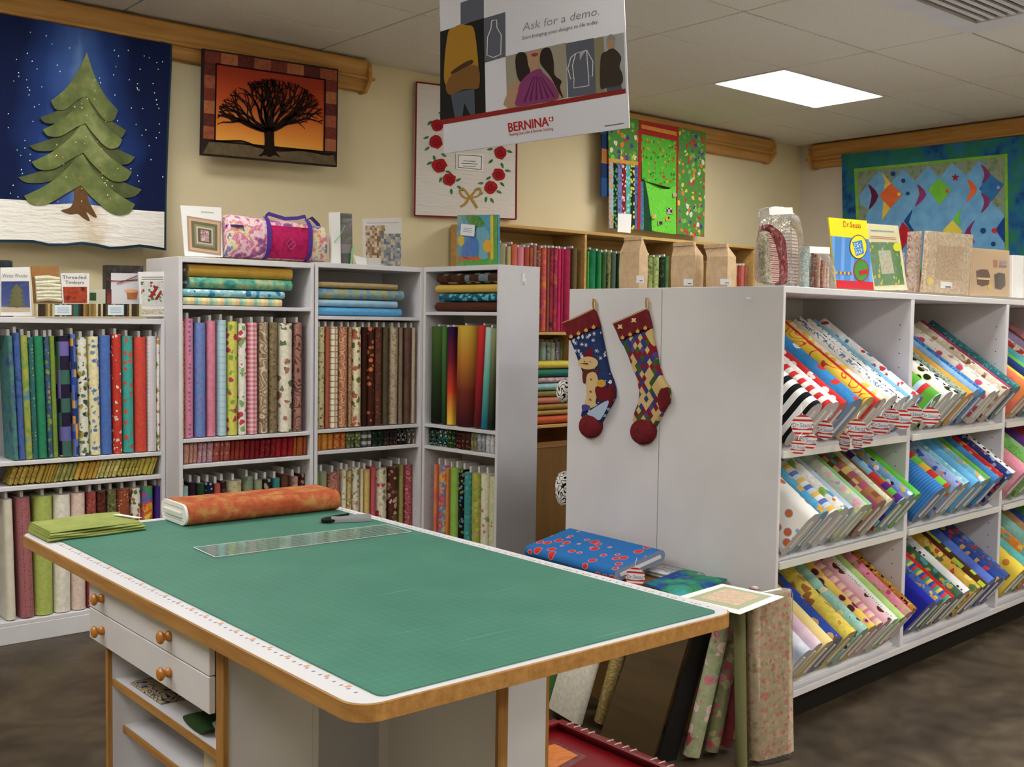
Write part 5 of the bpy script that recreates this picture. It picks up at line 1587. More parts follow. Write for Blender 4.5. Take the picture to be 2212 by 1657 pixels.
_g('grey_panel', [(1077, 280), (1256, 245), (1270, 600), (1092, 626)], pm('print_slate', '5c6070'))
_g('photo_strip', [(1256, 248), (1318, 235), (1330, 590), (1270, 600)], pm('photo_olive', '8a8468'))
_g('photo_grey', [(1318, 235), (1448, 210), (1458, 568), (1330, 590)], pm('photo_pale', 'a8aab0'))
_g('red_bar', [(275, 770), (1458, 568), (1460, 598), (288, 798)], pm('print_red', '8e2018'), .0052)
sw_ = pm('print_mustard', 'a87c20')
_g('sweater_print', spl([(330, 200), (365, 178), (400, 160), (450, 165), (490, 185), (512, 330), (520, 440), (525, 560), (470, 570), (420, 575), (340, 605), (318, 560), (300, 500), (308, 340)], 3, True), sw_, .0053)
_g('sweater_hem', spl([(350, 480), (440, 430), (520, 430), (525, 560), (470, 570), (410, 580), (340, 610), (312, 560)], 3, True), pm('print_brown', '7a5424'), .006)
_g('arm_shadow', spl([(350, 460), (420, 410), (480, 385), (480, 410), (420, 440), (355, 475)], 3, True), pm('print_dark_brown', '402c14'), .0066)
_g('jeans_print', [(345, 610), (410, 585), (495, 570), (500, 732), (470, 738), (430, 660), (420, 745), (370, 752)], pm('print_denim', '4a5260'), .006)
_g('skin_print', spl([(820, 345), (930, 322), (925, 370), (905, 420), (915, 470), (985, 500), (1030, 540), (1045, 632), (705, 692), (705, 600), (740, 545), (800, 500), (845, 470), (838, 420), (820, 390)], 3, True), pm('print_skin', 'b08c70'), .0053)
_g('hair_print', spl([(760, 355), (820, 342), (838, 420), (850, 465), (800, 530), (765, 480)], 3, True), pm('print_hair', '2a1c16'), .006)
_g('hair_print', spl([(925, 322), (975, 312), (1000, 400), (1005, 480), (1050, 520), (1040, 560), (1062, 630), (1030, 590), (985, 500), (930, 430), (912, 390)], 3, True), pm('print_hair', '2a1c16'), .006)
_g('lips_print', spl([(858, 350), (880, 342), (902, 345), (890, 362), (868, 364)], 3, True), pm('print_lips', '8a3c38'), .006)
_g('halter_print', spl([(850, 468), (910, 442), (935, 470), (985, 520), (1010, 560), (1030, 632), (900, 662), (762, 682), (772, 600), (790, 530)], 3, True), pm('print_purple', '86386e'), .0064)
pl_ = MB()
for k in range(6): ribbon(pl_, SG, S([(872 + k * 10, 490), (815 + k * 38, 655 - k * 6)]), [.6, 2.2], .0071, .0004)
obj('halter_folds', pl_, pm('print_plum', '5a2050'), sg)
_g('jacket_print', spl([(1340, 330), (1368, 310), (1400, 325), (1432, 370), (1420, 430), (1440, 480), (1430, 545), (1330, 565), (1298, 560), (1298, 400), (1310, 345)], 3, True), pm('print_jacket', '3c3028'), .0056)
_g('face_print', oval(1366, 280, 24, 36, 14), pm('print_skin', 'b08c70'), .006)
_g('grey_hair_print', spl([(1345, 240), (1365, 222), (1388, 235), (1392, 262), (1370, 252), (1345, 265)], 3, True), pm('print_grey_hair', '8e8e90'), .0066)
_g('trousers_print', [(1335, 562), (1430, 545), (1436, 572), (1340, 588)], pm('print_denim', '4a5260'), .0056)
ln = MB()
def outl(pts, w=.8): ribbon(ln, SG, S(pts), w, .0052, .0005)
outl([(604, 135), (600, 185), (578, 240), (574, 355), (615, 370), (662, 350), (665, 225), (638, 180), (636, 130), (604, 135)])
outl([(1140, 345), (1165, 335), (1168, 385), (1185, 330), (1210, 322), (1250, 395), (1248, 490), (1222, 485), (1225, 550), (1128, 565), (1130, 500), (1108, 508), (1090, 440), (1110, 370), (1140, 345)])
outl([(1140, 345), (1120, 420), (1128, 500)])
outl([(1210, 322), (1215, 400), (1222, 485)])
obj('garment_outline', ln, pm('print_white_line', 'e0e0e6'), sg)
text('lettering', 'Ask for a demo.', SG, S([(800, 202)])[0], S([(1290, 98)])[0], S([(806, 150)])[0], pm('print_pale_grey', '9a9aa2'), sg, .0052)
text('lettering', 'Start bringing your designs to life today.', SG, S([(797, 258)])[0], S([(1285, 152)])[0], S([(799, 234)])[0], pm('print_mid_grey', '6a6a74'), sg, .0052)
M_br = pm('print_logo_red', 'b01c1c')
text('brand_lettering', 'BERNINA', SG, S([(713, 845)])[0], S([(968, 805)])[0], S([(708, 788)])[0], M_br, sg, .0052)
for dx, dy in ((2, 0), (-2, 0), (0, 2)):
    text('brand_lettering', 'BERNINA', SG, S([(713 + dx, 845 + dy)])[0], S([(968 + dx, 805 + dy)])[0], S([(708 + dx, 788 + dy)])[0], M_br, sg, .0053 + .00005 * dx)
text('brand_lettering', 'Nothing Sews Like A Bernina. Nothing.', SG, S([(717, 872)])[0], S([(998, 832)])[0], S([(714, 852)])[0], M_br, sg, .0052)
_g('logo_shield', [(968, 752), (996, 747), (997, 770), (985, 779), (970, 775)], M_br, .0052)
cx_ = MB()
patch(cx_, SG, S([(980, 753), (986, 752), (987, 774), (981, 775)]), .0059, .0004)
patch(cx_, SG, S([(974, 762), (992, 759), (992, 765), (974, 768)]), .0059, .0004)
obj('logo_cross', cx_, M_white, sg)
_g('fine_print', [(1325, 805), (1446, 787), (1446, 792), (1325, 810)], pm('print_mid_grey', '6a6a74'), .0052)
for x, y in ((330, -262), (1370, -415)):
    p = SG.at(860 + x / 2.958, y / 2.958, .002)
    obj('hanging_cord', MB().tube([p - Vector((0, 0, .03)), Vector((p.x, p.y, CEIL))], .0015, 5), M_white, sg)
# ================================================================ stockings on the gondola end
_ux = G.M.to_3x3() @ Vector((1, 0, 0))
PE = Plane(G.o - _ux * .0188, -_ux)
Z1 = lambda pts: [(1060 + x / 2.857, 420 + y / 2.857) for x, y in pts]
def inset(pts, k):
    n = len(pts)
    ar = sum(pts[i][0] * pts[(i + 1) % n][1] - pts[(i + 1) % n][0] * pts[i][1] for i in range(n))
    sg_ = 1 if ar > 0 else -1
    out = []
    for i in range(n):
        a, b = pts[i - 1], pts[(i + 1) % n]
        dx, dy = b[0] - a[0], b[1] - a[1]
        h = math.hypot(dx, dy) or 1
        out.append((pts[i][0] - sg_ * dy / h * k, pts[i][1] + sg_ * dx / h * k))
    return out
def puff(name, pl, pts, off, th, mat, parent, k=5):
    r = [(pts, off), (pts, off + th * .45), (inset(pts, k * .35), off + th * .8), (inset(pts, k), off + th)]
    return obj(name, MB().rings([[pl.at(x, y, o) for x, y in p] for p, o in r]), mat, parent, True)
def harlequin():
    t = NT('harlequin_print', .88, .15)
    co = t.coord()
    xyz = t.n('ShaderNodeSeparateXYZ', i_0=co).outputs
    h = t.math('ADD', t.math('MULTIPLY', xyz[1], 1.0), t.math('MULTIPLY', xyz[0], .2))
    a = t.math('ADD', t.math('MULTIPLY', h, 38.0), t.math('MULTIPLY', xyz[2], 29.0))
    b = t.math('SUBTRACT', t.math('MULTIPLY', h, 38.0), t.math('MULTIPLY', xyz[2], 29.0))
    v = t.n('ShaderNodeCombineXYZ', i_0=t.math('FLOOR', a), i_1=t.math('FLOOR', b)).outputs[0]
    w = t.n('ShaderNodeTexWhiteNoise', i_Vector=v).outputs[0]
    t.col(t.ramp(w, [(0, hexc('ccb27a', 1)), (.3, hexc('7c2030', 1)), (.5, hexc('3f5a30', 1)), (.68, hexc('32407c', 1)), (.84, hexc('5a4488', 1)), (.92, hexc('ccb27a', 1))], 'CONSTANT'))
    return t.m
M_wine = fab('mottle', '6a1820 7a2028', 2)
M_toe = fab('mottle', '681820 781e26', 2)
M_goldc = plainmat('gold_trim', 'c8a050', .5, .4, gain=1)
S1 = dict(cuff=[(465, 795), (560, 752), (650, 708), (670, 765), (686, 822), (640, 838), (600, 860), (550, 880), (500, 900), (480, 850)],
          body=[(503, 893), (600, 850), (683, 823), (700, 900), (722, 1010), (740, 1090), (765, 1150), (779, 1205), (778, 1250), (752, 1303), (735, 1325), (700, 1395), (690, 1412), (640, 1440), (590, 1420), (570, 1365), (578, 1325), (600, 1280), (605, 1230), (600, 1170), (580, 1100), (555, 1030), (525, 950)],
          heel=[(765, 1163), (779, 1205), (778, 1250), (752, 1303), (738, 1285), (730, 1240), (742, 1190)], toe=(627, 1428, 68, 76), loop=(648, 648, 652, 712))
S2 = dict(cuff=[(773, 797), (875, 752), (975, 708), (990, 765), (1005, 828), (950, 848), (900, 868), (860, 890), (818, 906), (795, 850)],
          body=[(815, 903), (910, 862), (1003, 828), (1015, 900), (1032, 980), (1048, 1070), (1075, 1140), (1110, 1190), (1119, 1240), (1112, 1290), (1085, 1328), (1060, 1375), (1030, 1428), (985, 1460), (930, 1450), (888, 1395), (900, 1340), (925, 1280), (930, 1220), (915, 1140), (890, 1080), (862, 1000), (835, 940)],
          heel=[(1108, 1187), (1119, 1240), (1112, 1290), (1085, 1330), (1060, 1318), (1043, 1270), (1052, 1225), (1080, 1192)], toe=(952, 1462, 76, 82), loop=(974, 642, 976, 712))
for sd, lab, bm_ in ((S1, 'navy snowman print Christmas stocking hanging on the white end panel', fab('floral', '26386c 26386c 26386c d8dce8', 1.6)),
                     (S2, 'harlequin diamond print Christmas stocking hanging on the white end panel', harlequin())):
    s_ = thing('christmas_stocking', lab, 'stocking', PE.at(*Z1([(sd['toe'][0], sd['toe'][1] + 70)])[0]))
    puff('leg', PE, Z1(sd['body']), .001, .022, bm_, s_, 4)
    cf = puff('cuff', PE, Z1(sd['cuff']), .0015, .028, M_wine, s_, 4)
    puff('heel_patch', PE, Z1(sd['heel']), .004, .0235, M_toe, s_, 3)
    tx, ty, ra, rb = sd['toe']
    puff('toe_cap', PE, Z1(oval(tx, ty, ra, rb, 20)), .0012, .029, M_toe, s_, 6)
    lx, ly, mx, my = sd['loop']
    lp = MB().strip([PE.at(*Z1([(lx - 5, ly + 60)])[0], .010), PE.at(*Z1([(lx - 6, ly + 20)])[0], .012), PE.at(*Z1([(lx, ly)])[0], .013), PE.at(*Z1([(lx + 8, ly + 22)])[0], .010), PE.at(*Z1([(mx + 4, my + 6)])[0], .008)], PE.n * .005, (0, 0, .0012))
    obj('hanging_loop', lp, M_goldc, s_)
    obj('nail', MB().tube([PE.at(*Z1([(lx, ly + 4)])[0], 0.0), PE.at(*Z1([(lx, ly - 2)])[0], .022)], .0016, 8), plainmat('nail_steel', '8a8a88', .3, .5, 1.0, 1), s_)
    tr = MB()
    c_ = sd['cuff']
    for k in range(4):
        u = (k + .5) / 4
        x, y = c_[8][0] + (c_[4][0] - c_[8][0]) * u, c_[8][1] + (c_[4][1] - c_[8][1]) * u - 12
        patch(tr, PE, Z1(oval(x, y, 12, 11, 10)), .0296, .0008)
        patch(tr, PE, Z1([(x - 3, y - 10), (x + 3, y - 10), (x + 1, y - 20)]), .0296, .0008)
    ribbon(tr, PE, Z1([c_[0], c_[1], c_[2]]), .8, .026, .003)
    obj('printed_bells', tr, M_goldc, cf)
    if sd is S2:
        for x, y in ((828, 818), (912, 778)):
            bw_ = MB()
            for a in (.6, 2.5, 4.0, 5.4): patch(bw_, PE, Z1(oval(x + 9 * math.cos(a), y + 9 * math.sin(a), 9, 5, 10, a)), .0302, .002)
            obj('gold_bow', bw_, plainmat('pale_gold', 'e0cc90', .35, .5, gain=1), cf)
    else:
        off = .0235
        for nm, pts, h in (('hat_print', spl([(598, 1000), (615, 960), (640, 950), (655, 1000)], 3, True), '6a1c28'), ('scarf_print', spl([(600, 1075), (660, 1085), (690, 1075), (680, 1110), (640, 1120), (600, 1170), (588, 1120)], 3, True), '5a3028'),
                           ('snowman_body_print', spl([(620, 1110), (670, 1100), (690, 1180), (670, 1280), (680, 1300), (610, 1330), (590, 1330), (612, 1260), (612, 1180)], 3, True), 'cdb282'),
                           ('snowman_head_print', oval(625, 1040, 62, 40, 16), 'cdb282'), ('parcel_print', spl([(670, 1190), (740, 1180), (745, 1260), (690, 1270)], 3, True), '6a1c24'),
                           ('bell_print', oval(708, 1165, 28, 24, 12), 'c89a40'), ('snow_print', spl([(620, 1350), (690, 1300), (750, 1270), (745, 1310), (700, 1390), (660, 1370)], 3, True), 'a8bcd8'), ('bird_print', spl([(590, 1300), (615, 1295), (640, 1310), (615, 1335), (592, 1330)], 3, True), '4a4890')):
            obj(nm, patch(MB(), PE, Z1(pts), off, .0006), plainmat('stocking_' + nm, h, .9, .1, gain=1), s_)
            off += .0007
        fl_ = MB()
        for x, y in ((620, 880), (655, 900), (585, 925), (545, 965), (578, 985), (545, 918), (660, 860), (675, 965), (700, 1010), (610, 930)):
            for a in (0, 1.047, 2.094):
                ribbon(fl_, PE, Z1([(x - 12 * math.cos(a), y - 12 * math.sin(a)), (x + 12 * math.cos(a), y + 12 * math.sin(a))]), .5, .0236, .0005)
        stuff(obj('snowflake_print', fl_, plainmat('snowflake_white', 'd8dcea', .9, gain=1), s_))
        dk = MB()
        for x, y, r in ((605, 1030, 4), (640, 1032, 4), (645, 1140, 5), (642, 1215, 6), (640, 1265, 6)): patch(dk, PE, Z1(oval(x, y, r, r, 8)), .0285, .0005)
        patch(dk, PE, Z1([(625, 1038), (625, 1050), (575, 1042)]), .0285, .0005)
        obj('buttons_print', dk, plainmat('stocking_buttons', '7a3c28', .9, gain=1), s_)
hk = PE.at(1621, 645)
solo('wall_pin', MB().tube([hk, hk + PE.n * .02], .002, 8).lathe([(.004, 0), (.005, .002), (.003, .004)], Matrix.Translation(hk + PE.n * .02) @ PE.n.to_track_quat('Z', 'Y').to_matrix().to_4x4(), 10), M_white, 'single bare pin stuck in the white end panel', 'pin')

# ================================================================ printed packets and things standing on the cabinets
def card(pl, pts, label, cat, name, mat=None, th=.006, off=0.0):
    xs = [p[0] for p in pts]
    ys = [p[1] for p in pts]
    t = thing(name, label, cat, pl.at(sum(xs) / len(xs), max(ys)))
    obj('cover', patch(MB(), pl, pts, off, th), mat or M_white, t)
    t['_th'] = 0
    del t['_th']
    return t
def pr(t, nm, pl, pts, h, o, th=.0008, gain=1):
    m = h if not isinstance(h, str) else plainmat('print_' + h, h, .45, .3, gain=gain)
    return obj(nm, patch(MB(), pl, pts, o, th), m, t)
def sub(q, u0, v0, u1, v1): return [lerp4(q, u0, v0), lerp4(q, u1, v0), lerp4(q, u1, v1), lerp4(q, u0, v1)]
def film(t, pl, q, o, d=.012):
    r = [(inset(q, 1.0), o), (q, o + d * .5), (inset(q, 2.0), o + d)]
    return obj('clear_film', MB().rings([[pl.at(x, y, z) for x, y in p] for p, z in r]), M_film, t, True)
def lines(t, pl, q, rows, o, h='8a8a90', u0=.12, u1=.88, w=.7, nm='printed_lines'):
    mb = MB()
    for v in rows: ribbon(mb, pl, [lerp4(q, u0, v), lerp4(q, u1, v)], w, o, .0005)
    return stuff(obj(nm, mb, plainmat('print_' + h, h, .45, .3, gain=1), t))
B6 = lambda pts: [(380 + x / 4.254, 430 + y / 4.254) for x, y in pts]
P2 = PY(5.37)
# leaflet, duffel, binder, packet on the tall bookcases
q = B6([(38, 58), (412, 78), (425, 535), (78, 523)])
t = card(P2, q, 'white quilt pattern leaflet standing left of the floral duffel bag', 'leaflet', 'pattern_leaflet')
qi = [lerp4(q, .13, .20), lerp4(q, .99, .28), lerp4(q, .96, .97), lerp4(q, .10, .90)]
for k, (h, g) in enumerate((('a89080', 0), ('d0a888', .05), ('6a6a50', .12), ('8a8a68', .2), ('d8c0b0', .26), ('5a5c44', .30))):
    pr(t, 'printed_block', P2, sub(qi, g, g, 1 - g, 1 - g), h, .0062 + .0007 * k)
pr(t, 'printed_block', P2, sub(qi, .38, .34, .62, .66), fab('floral', 'c898a0 e8d8d0 6a6a50', 3), .0106)
lines(t, P2, [lerp4(q, .45, .06), lerp4(q, .9, .07), lerp4(q, .9, .17), lerp4(q, .45, .16)], (.4, .55), .0064, 'c8c4b8', .1, .8)
dz0 = 1.899
dbl, dbr = P2.at(486, 556), P2.at(703, 568)
xa, xb = dbl.x, dbr.x
bag = thing('duffel_bag', 'floral duffel bag with purple straps and magenta pocket on the bookcase', 'bag', ((xa + xb) / 2, 5.44, dz0))
M_flo = fab('mottle', '8a5a90 d870a8 f0d8d0 f0c8d8 d85aa0 e8d080 f0e8d8 8a78b0', .6)
M_mag = fab('mottle', 'b01058 d01868 a00c48', 1)
M_pur = fab('plain', '5a3a9c')
def bsec(x, k, sag=0):
    return [(x, 5.435 + .105 * k * c * (1 if abs(c) < .99 else 1), dz0 + .002 + max(0, (.112 * k * (1 + s)) - sag)) for c, s in ((math.copysign(abs(math.cos(a)) ** .6, math.cos(a)), math.copysign(abs(math.sin(a)) ** .7, math.sin(a))) for a in (2 * math.pi * i / 24 for i in range(24)))]
obj('body', MB().rings([bsec(xa, .82), bsec(xa + .008, .95), bsec(xa + .04, 1.03), bsec(xa + (xb - xa) * .3, 1.0, .0), bsec(xa + (xb - xa) * .55, .98, .0), bsec(xa + (xb - xa) * .85, .96), bsec(xb - .015, .93), bsec(xb, .8)]), M_flo, bag, True)
def bfront(u, s, k=1.0):   # point on the bag front at fraction u, angle s in degrees from horizontal
    a = math.radians(180 + s) if False else math.radians(s)
    c, sn = math.cos(a), math.sin(a)
    return Vector((xa + (xb - xa) * u, 5.435 - .105 * k * abs(c) ** .6, dz0 + .002 + .112 * k * (1 + math.copysign(abs(sn) ** .7, sn))))
rs = [[bfront(u, s, 1.03) for u in (.405, .6, .79)] + [bfront(u, s, .97) for u in (.79, .6, .405)] for s in (-62, -45, -20, 0, 15, 28)]
obj('pocket', MB().rings(rs), M_mag, bag, True)
for u in (.385, .80):
    pts = [bfront(u, s, 1.05) for s in range(-80, 71, 15)]
    obj('strap', MB().strip(pts, (.012, 0, 0), (0, -.004, 0)), M_pur, bag, True)
h0, h1 = bfront(.385, 68, 1.05), bfront(.80, 68, 1.05)
obj('handle', MB().strip([h0, h0 + Vector((.02, .0, .018)), h0 + Vector((.06, .01, .012)), (h0 + h1) / 2 + Vector((0, .015, .0)), h1 + Vector((-.05, .01, .008)), h1 + Vector((-.01, 0, .02)), h1], (0, 0, .010), (0, -.004, 0)), M_pur, bag, True)
obj('handle', MB().strip([h1, h1 + Vector((.03, 0, .016)), h1 + Vector((.075, 0, -.02)), h1 + Vector((.10, -.01, -.09)), h1 + Vector((.075, -.012, -.105)), h1 + Vector((.045, -.01, -.10))], (.007, 0, .007), (0, -.004, 0)), plainmat('dark_purple_web', '3a2a68', .9, gain=1), bag, True)
obj('end_tab', MB().strip([Vector((xa - .001, 5.36, dz0 + .165)), Vector((xa + .03, 5.328, dz0 + .168)), Vector((xa + .08, 5.322, dz0 + .166)), Vector((xa + .085, 5.322, dz0 + .145))], (0, 0, .006), (0, -.003, 0)), plainmat('dark_purple_web', '3a2a68', .9, gain=1), bag)
mb = MB()
for a, b in (((-.03, 0), (0, .03)), ((0, .03), (.03, 0)), ((.03, 0), (0, -.03)), ((0, -.03), (-.03, 0)), ((-.015, -.015), (.015, .015))):
    c_ = bfront(.6, -8, 1.045)
    mb.tube([c_ + Vector((a[0], -.001, a[1])), c_ + Vector((b[0], -.001, b[1]))], .0012, 5)
obj('embroidery', mb, plainmat('violet_thread', 'a868a8', .8, gain=1), bag)
P3 = PY(5.35)
q = B6([(1430, 122), (1510, 120), (1515, 598), (1435, 598)])
t = card(P3, q, 'white binder standing between the duffel bag and photo packet', 'binder', 'white_binder', None, .03, -.03)
q = B6([(1514, 128), (1625, 135), (1632, 606), (1518, 603)])
t = card(P3, q, 'clear packet of grey photo prints with a green ribbon', 'packet', 'photo_packet', plainmat('packet_grey', '6a6868', .4, gain=1), .012, -.02)
for k in range(5): pr(t, 'photo', P3, sub(q, .08, .03 + .19 * k, .92, .2 + .19 * k), ['5a5858', '7a7478', '6c6e66', '8a8488', '585c58'][k], -.0078)
film(t, P3, q, -.0068, .010)
obj('green_ribbon', MB().strip([P3.at(*p, .006) for p in B6([(1450, 400), (1500, 340), (1530, 280), (1545, 250)])], (0, 0, .004), (0, -.001, 0)).strip([P3.at(*p, .006) for p in B6([(1625, 430), (1612, 500), (1605, 600)])], (.006, 0, 0), (0, -.001, 0)), plainmat('mint_ribbon', '88c890', .5, gain=1), t)
q = B6([(1612, 515), (1728, 545), (1738, 610), (1640, 596)])
t = card(P3, q, 'small white price tag lying before the photo packet', 'tag', 'price_tag', None, .002, .02)
q = B6([(1712, 180), (2062, 172), (2062, 628), (1722, 618)])
t = card(P3, q, 'patchwork pattern packet with two quilt photos on the corner bookcase', 'packet', 'pattern_packet', plainmat('packet_pale', 'd8d4d0', .4, gain=1), .014)
pr(t, 'quilt_photo', P3, sub(q, .04, .15, .56, .82), fab('patch', 'a88868 c8a888 8a6a58 d8c8a8', 2.4), .0142)
pr(t, 'quilt_photo', P3, sub(q, .44, .32, .98, .98), fab('patch', '8a90a0 d0c090 a8a8a8 70788c', 2.4), .0152)
lines(t, P3, q, (.10,), .0146, '9a9aa4', .08, .92)
film(t, P3, q, .0165, .010)
# children's panel packet on the end of the standing-out bookcase
PR = RT.plane(.05)
q = [(992, 465), (1080, 464), (1080, 574), (992, 575)]
t = card(PR, q, 'blue and green jungle print packet on the ombre bookcase', 'packet', 'fabric_panel_packet', fab('mottle', '4090c0 50a8d0 48a070', 1), .014)
for nm, pts, h in (('print_leaf', spl([(1012, 466), (1040, 468), (1050, 485), (1030, 492), (1015, 480)], 3, True), '3f8a38'), ('print_shape', spl([(1005, 530), (1020, 510), (1035, 520), (1035, 555), (1010, 560), (1000, 548)], 3, True), '3a78c8'),
                   ('print_shape', spl([(1030, 500), (1050, 492), (1062, 510), (1055, 540), (1058, 558), (1040, 558), (1042, 530)], 3, True), '68b0c8'), ('print_flower', oval(1058, 532, 10, 14, 12), 'e0b028'), ('print_flower', oval(1000, 520, 7, 12, 12), 'e0c030'),
                   ('print_ground', [(993, 560), (1062, 552), (1079, 548), (1079, 573), (993, 574)], '48a038'), ('print_path', [(993, 556), (1040, 554), (1062, 548), (1064, 554), (1040, 562), (993, 564)], 'd06028'),
                   ('print_edge', [(1064, 466), (1070, 465), (1071, 560), (1064, 562)], 'd8d028'), ('print_edge', [(1071, 465), (1079, 465), (1079, 560), (1072, 560)], '58a048')):
    pr(t, nm, PR, pts, h, .0142 + .0007 * (len(t.children) % 5))
film(t, PR, q, .018, .008)
q2 = [(1004, 484), (1034, 487), (1032, 512), (1002, 508)]
pr(t, 'paper_label', PR, q2, 'e4e8f0', .0275, .001)
lines(t, PR, q2, (.35, .5, .65), .0286, '90a0c0', .2, .8)
# packets on the low bookcase
A1 = lambda pts: [(x / 5.5225, 540 + y / 5.5225) for x, y in pts]
PA_, PB_ = PY(5.50), PY(5.56)
q = A1([(0, 210), (345, 205), (372, 785), (0, 785)])
t = card(PA_, q, 'pine tree quilt pattern packet at the left end of the low bookcase', 'packet', 'pattern_packet', None, .012)
pr(t, 'quilt_photo', PA_, sub(q, .02, .29, .95, .92), quiltmat('print_night', [(0, hexc('c8b8a0', 1)), (.17, hexc('c8b8a0', 1)), (.2, hexc('5060a0', 1)), (1, hexc('283468', 1))], 2, .22, .1, .02), .0122)
mb = MB()
for k in range(4): patch(mb, PA_, A1([(185, 400 + 50 * k), (110 - 12 * k, 500 + 58 * k), (270 + 10 * k, 500 + 58 * k)]), .0132 + .0003 * k, .0004)
patch(mb, PA_, A1([(180, 660), (200, 660), (210, 690), (172, 690)]), .0132, .0004)
obj('tree_print', mb, plainmat('print_6a6a40', '6a6a40', .5, gain=1), t)
text('lettering', 'Winter Wonder', PA_, A1([(20, 330)])[0], A1([(322, 330)])[0], A1([(20, 285)])[0], plainmat('print_4a4a58', '4a4a58', .5, gain=1), t, .0126)
film(t, PA_, q, .014, .008)
q = A1([(365, 195), (690, 195), (735, 640), (400, 640)])
t = card(PB_, q, 'clear bag of folded cream cloth beside the pine tree packet', 'packet', 'fabric_kit', plainmat('kit_brown', '9a6a38', .5, gain=1), .010)
for k in range(7):
    v0 = .33 + .095 * k
    a, b = lerp4(q, .08, v0 + .02 * math.sin(k * 2)), lerp4(q, .97, v0 + .03 * math.sin(k * 3 + 1))
    mid = ((a[0] + b[0]) / 2, (a[1] + b[1]) / 2 - 3 + 4 * (k % 2))
    obj('cream_fold', MB().tube([PB_.at(*p, .016) for p in (a, mid, b)], .0115, 8), fab('plain', 'e8e4c8'), t, True)
film(t, PB_, q, .012, .022)
q = A1([(705, 278), (1045, 278), (1045, 640), (730, 640)])
t = card(PB_, q, 'pattern packet titled in dark lettering with a red sunset picture', 'packet', 'pattern_packet', None, .012, .01)
pr(t, 'sunset_print', PB_, sub(q, .05, .45, .92, .98), fab('mottle', '9a2c14 c04820 701c10', 1.4), .0222)
for s_, v in (('Threaded', .19), ('Timbers', .36)):
    text('lettering', s_, PB_, lerp4(q, .05 if s_[1] == 'h' else .14, v), lerp4(q, .90 if s_[1] == 'h' else .82, v), lerp4(q, .05 if s_[1] == 'h' else .14, v - .115), M_ink, t, .0226)
film(t, PB_, A1([(705, 235), (1050, 235), (1050, 640), (730, 640)]), .023, .008)
q = A1([(1050, 462), (1255, 470), (1255, 640), (1050, 640)])
t = card(PB_, q, 'small pale card with a dark green square on the low bookcase', 'card', 'swatch_card', plainmat('card_grey', 'c0bfae', .6, gain=1), .003)
pr(t, 'green_square', PB_, sub(q, .08, .26, .46, .80), '2c4a20', .0032)
q = A1([(1262, 180), (1705, 190), (1705, 645), (1262, 645)])
t = card(PB_, q, 'dark window gift box with a candle card on the low bookcase', 'box', 'gift_box', plainmat('gift_box_black', '201c22', .4, gain=1), .05, -.045)
pr(t, 'white_liner', PB_, sub(q, .13, .20, .92, 1), 'dcdce4', .0052)
pr(t, 'candle_jar_print', PB_, A1([(1500, 490), (1640, 490), (1625, 590), (1515, 590)]), 'b87040', .0062)
pr(t, 'candle_top_print', PB_, A1(oval(1560, 490, 85, 22, 14)), 'f0b080', .007)
obj('twig_tie', MB().tube([PB_.at(*p, .009) for p in A1([(1265, 360), (1400, 372), (1640, 355)])], .0022, 6).tube([PB_.at(*p, .012) for p in A1([(1385, 405), (1500, 360), (1630, 305)])], .0022, 6), plainmat('red_twig', '8a3c20', .7, gain=1), t)
pr(t, 'side_print', PB_, A1([(1268, 470), (1325, 470), (1325, 640), (1268, 640)]), fab('patch', 'a02028 282848 803020', 3), .0056)
film(t, PB_, q, .008, .01)
q = A1([(1640, 262), (1965, 258), (1985, 790), (1668, 792)])
t = card(PA_, q, 'white pattern packet with crossed red flowers at the low bookcase end', 'packet', 'pattern_packet', None, .014)
pr(t, 'quilt_photo', PA_, sub(q, .06, .22, .94, .76), fab('floral', 'dfe4e0 dfe4e0 58885a dfe4e0 a83830', 1.6), .0142)
for pts in ([(1760, 560), (1850, 430), (1880, 440), (1800, 580)], [(1830, 590), (1900, 480), (1920, 500), (1860, 600)]):
    pr(t, 'flower_print', PA_, A1(pts), 'a83428', .0152)
pr(t, 'print_band', PA_, sub(q, .06, .84, .94, .95), fab('floral', 'e4dcc8 d8b8a0 a8b898', 3), .0142)
lines(t, PA_, q, (.12, .17), .0146, '7a7a70', .1, .9)
film(t, PA_, q, .016, .008)
for k, (x0, x1, l0, l1, nm) in enumerate(((400, 1020, 620, 820, 'left'), (1030, 1655, 1252, 1440, 'right'))):
    t = thing('strip_bundle', '%s of two bundles of brown fabric strips fronting the packets' % nm, 'fabric bundle', PA_.at((x0 + x1) / 2 / 5.5225, 683))
    n = 22
    r2_ = random.Random(k + 3)
    pal = ['4a3420', 'a8803c', '2c241c', 'c8a860', '5a4a30', '8a3c3c', '2f7068', '7a6a40', 'd0c098', '3c3428']
    for i in range(n):
        a, b = x0 + (x1 - x0) * i / n, x0 + (x1 - x0) * (i + 1) / n - 2
        obj('strip', patch(MB(), PA_, A1([(a, 645), (b, 645), (b, 792), (a, 792)]), .004 + r2_.uniform(0, .004), .03), fab('plain', r2_.choice(pal)), t)
    lq = A1([(l0, 655), (l1, 655), (l1, 778), (l0, 778)])
    pr(t, 'paper_label', PA_, lq, 'd8e4ec', .039, .001)
    lines(t, PA_, lq, (.3, .5, .7), .0402, '90a8c0', .15, .85)
t = thing('glass_jar', 'dark lidded jar partly showing behind the pine tree packet', 'jar', PB_.at(25, 680))
jp = PB_.at(25, 600)
Mj = Matrix.Translation((jp.x, 5.66, 1.572))
obj('jar_body', MB().lathe([(.03, 0), (.036, .005), (.036, .20), (.028, .225)], Mj, 18), plainmat('jar_label', '7a6a5c', .3, gain=1), t, True)
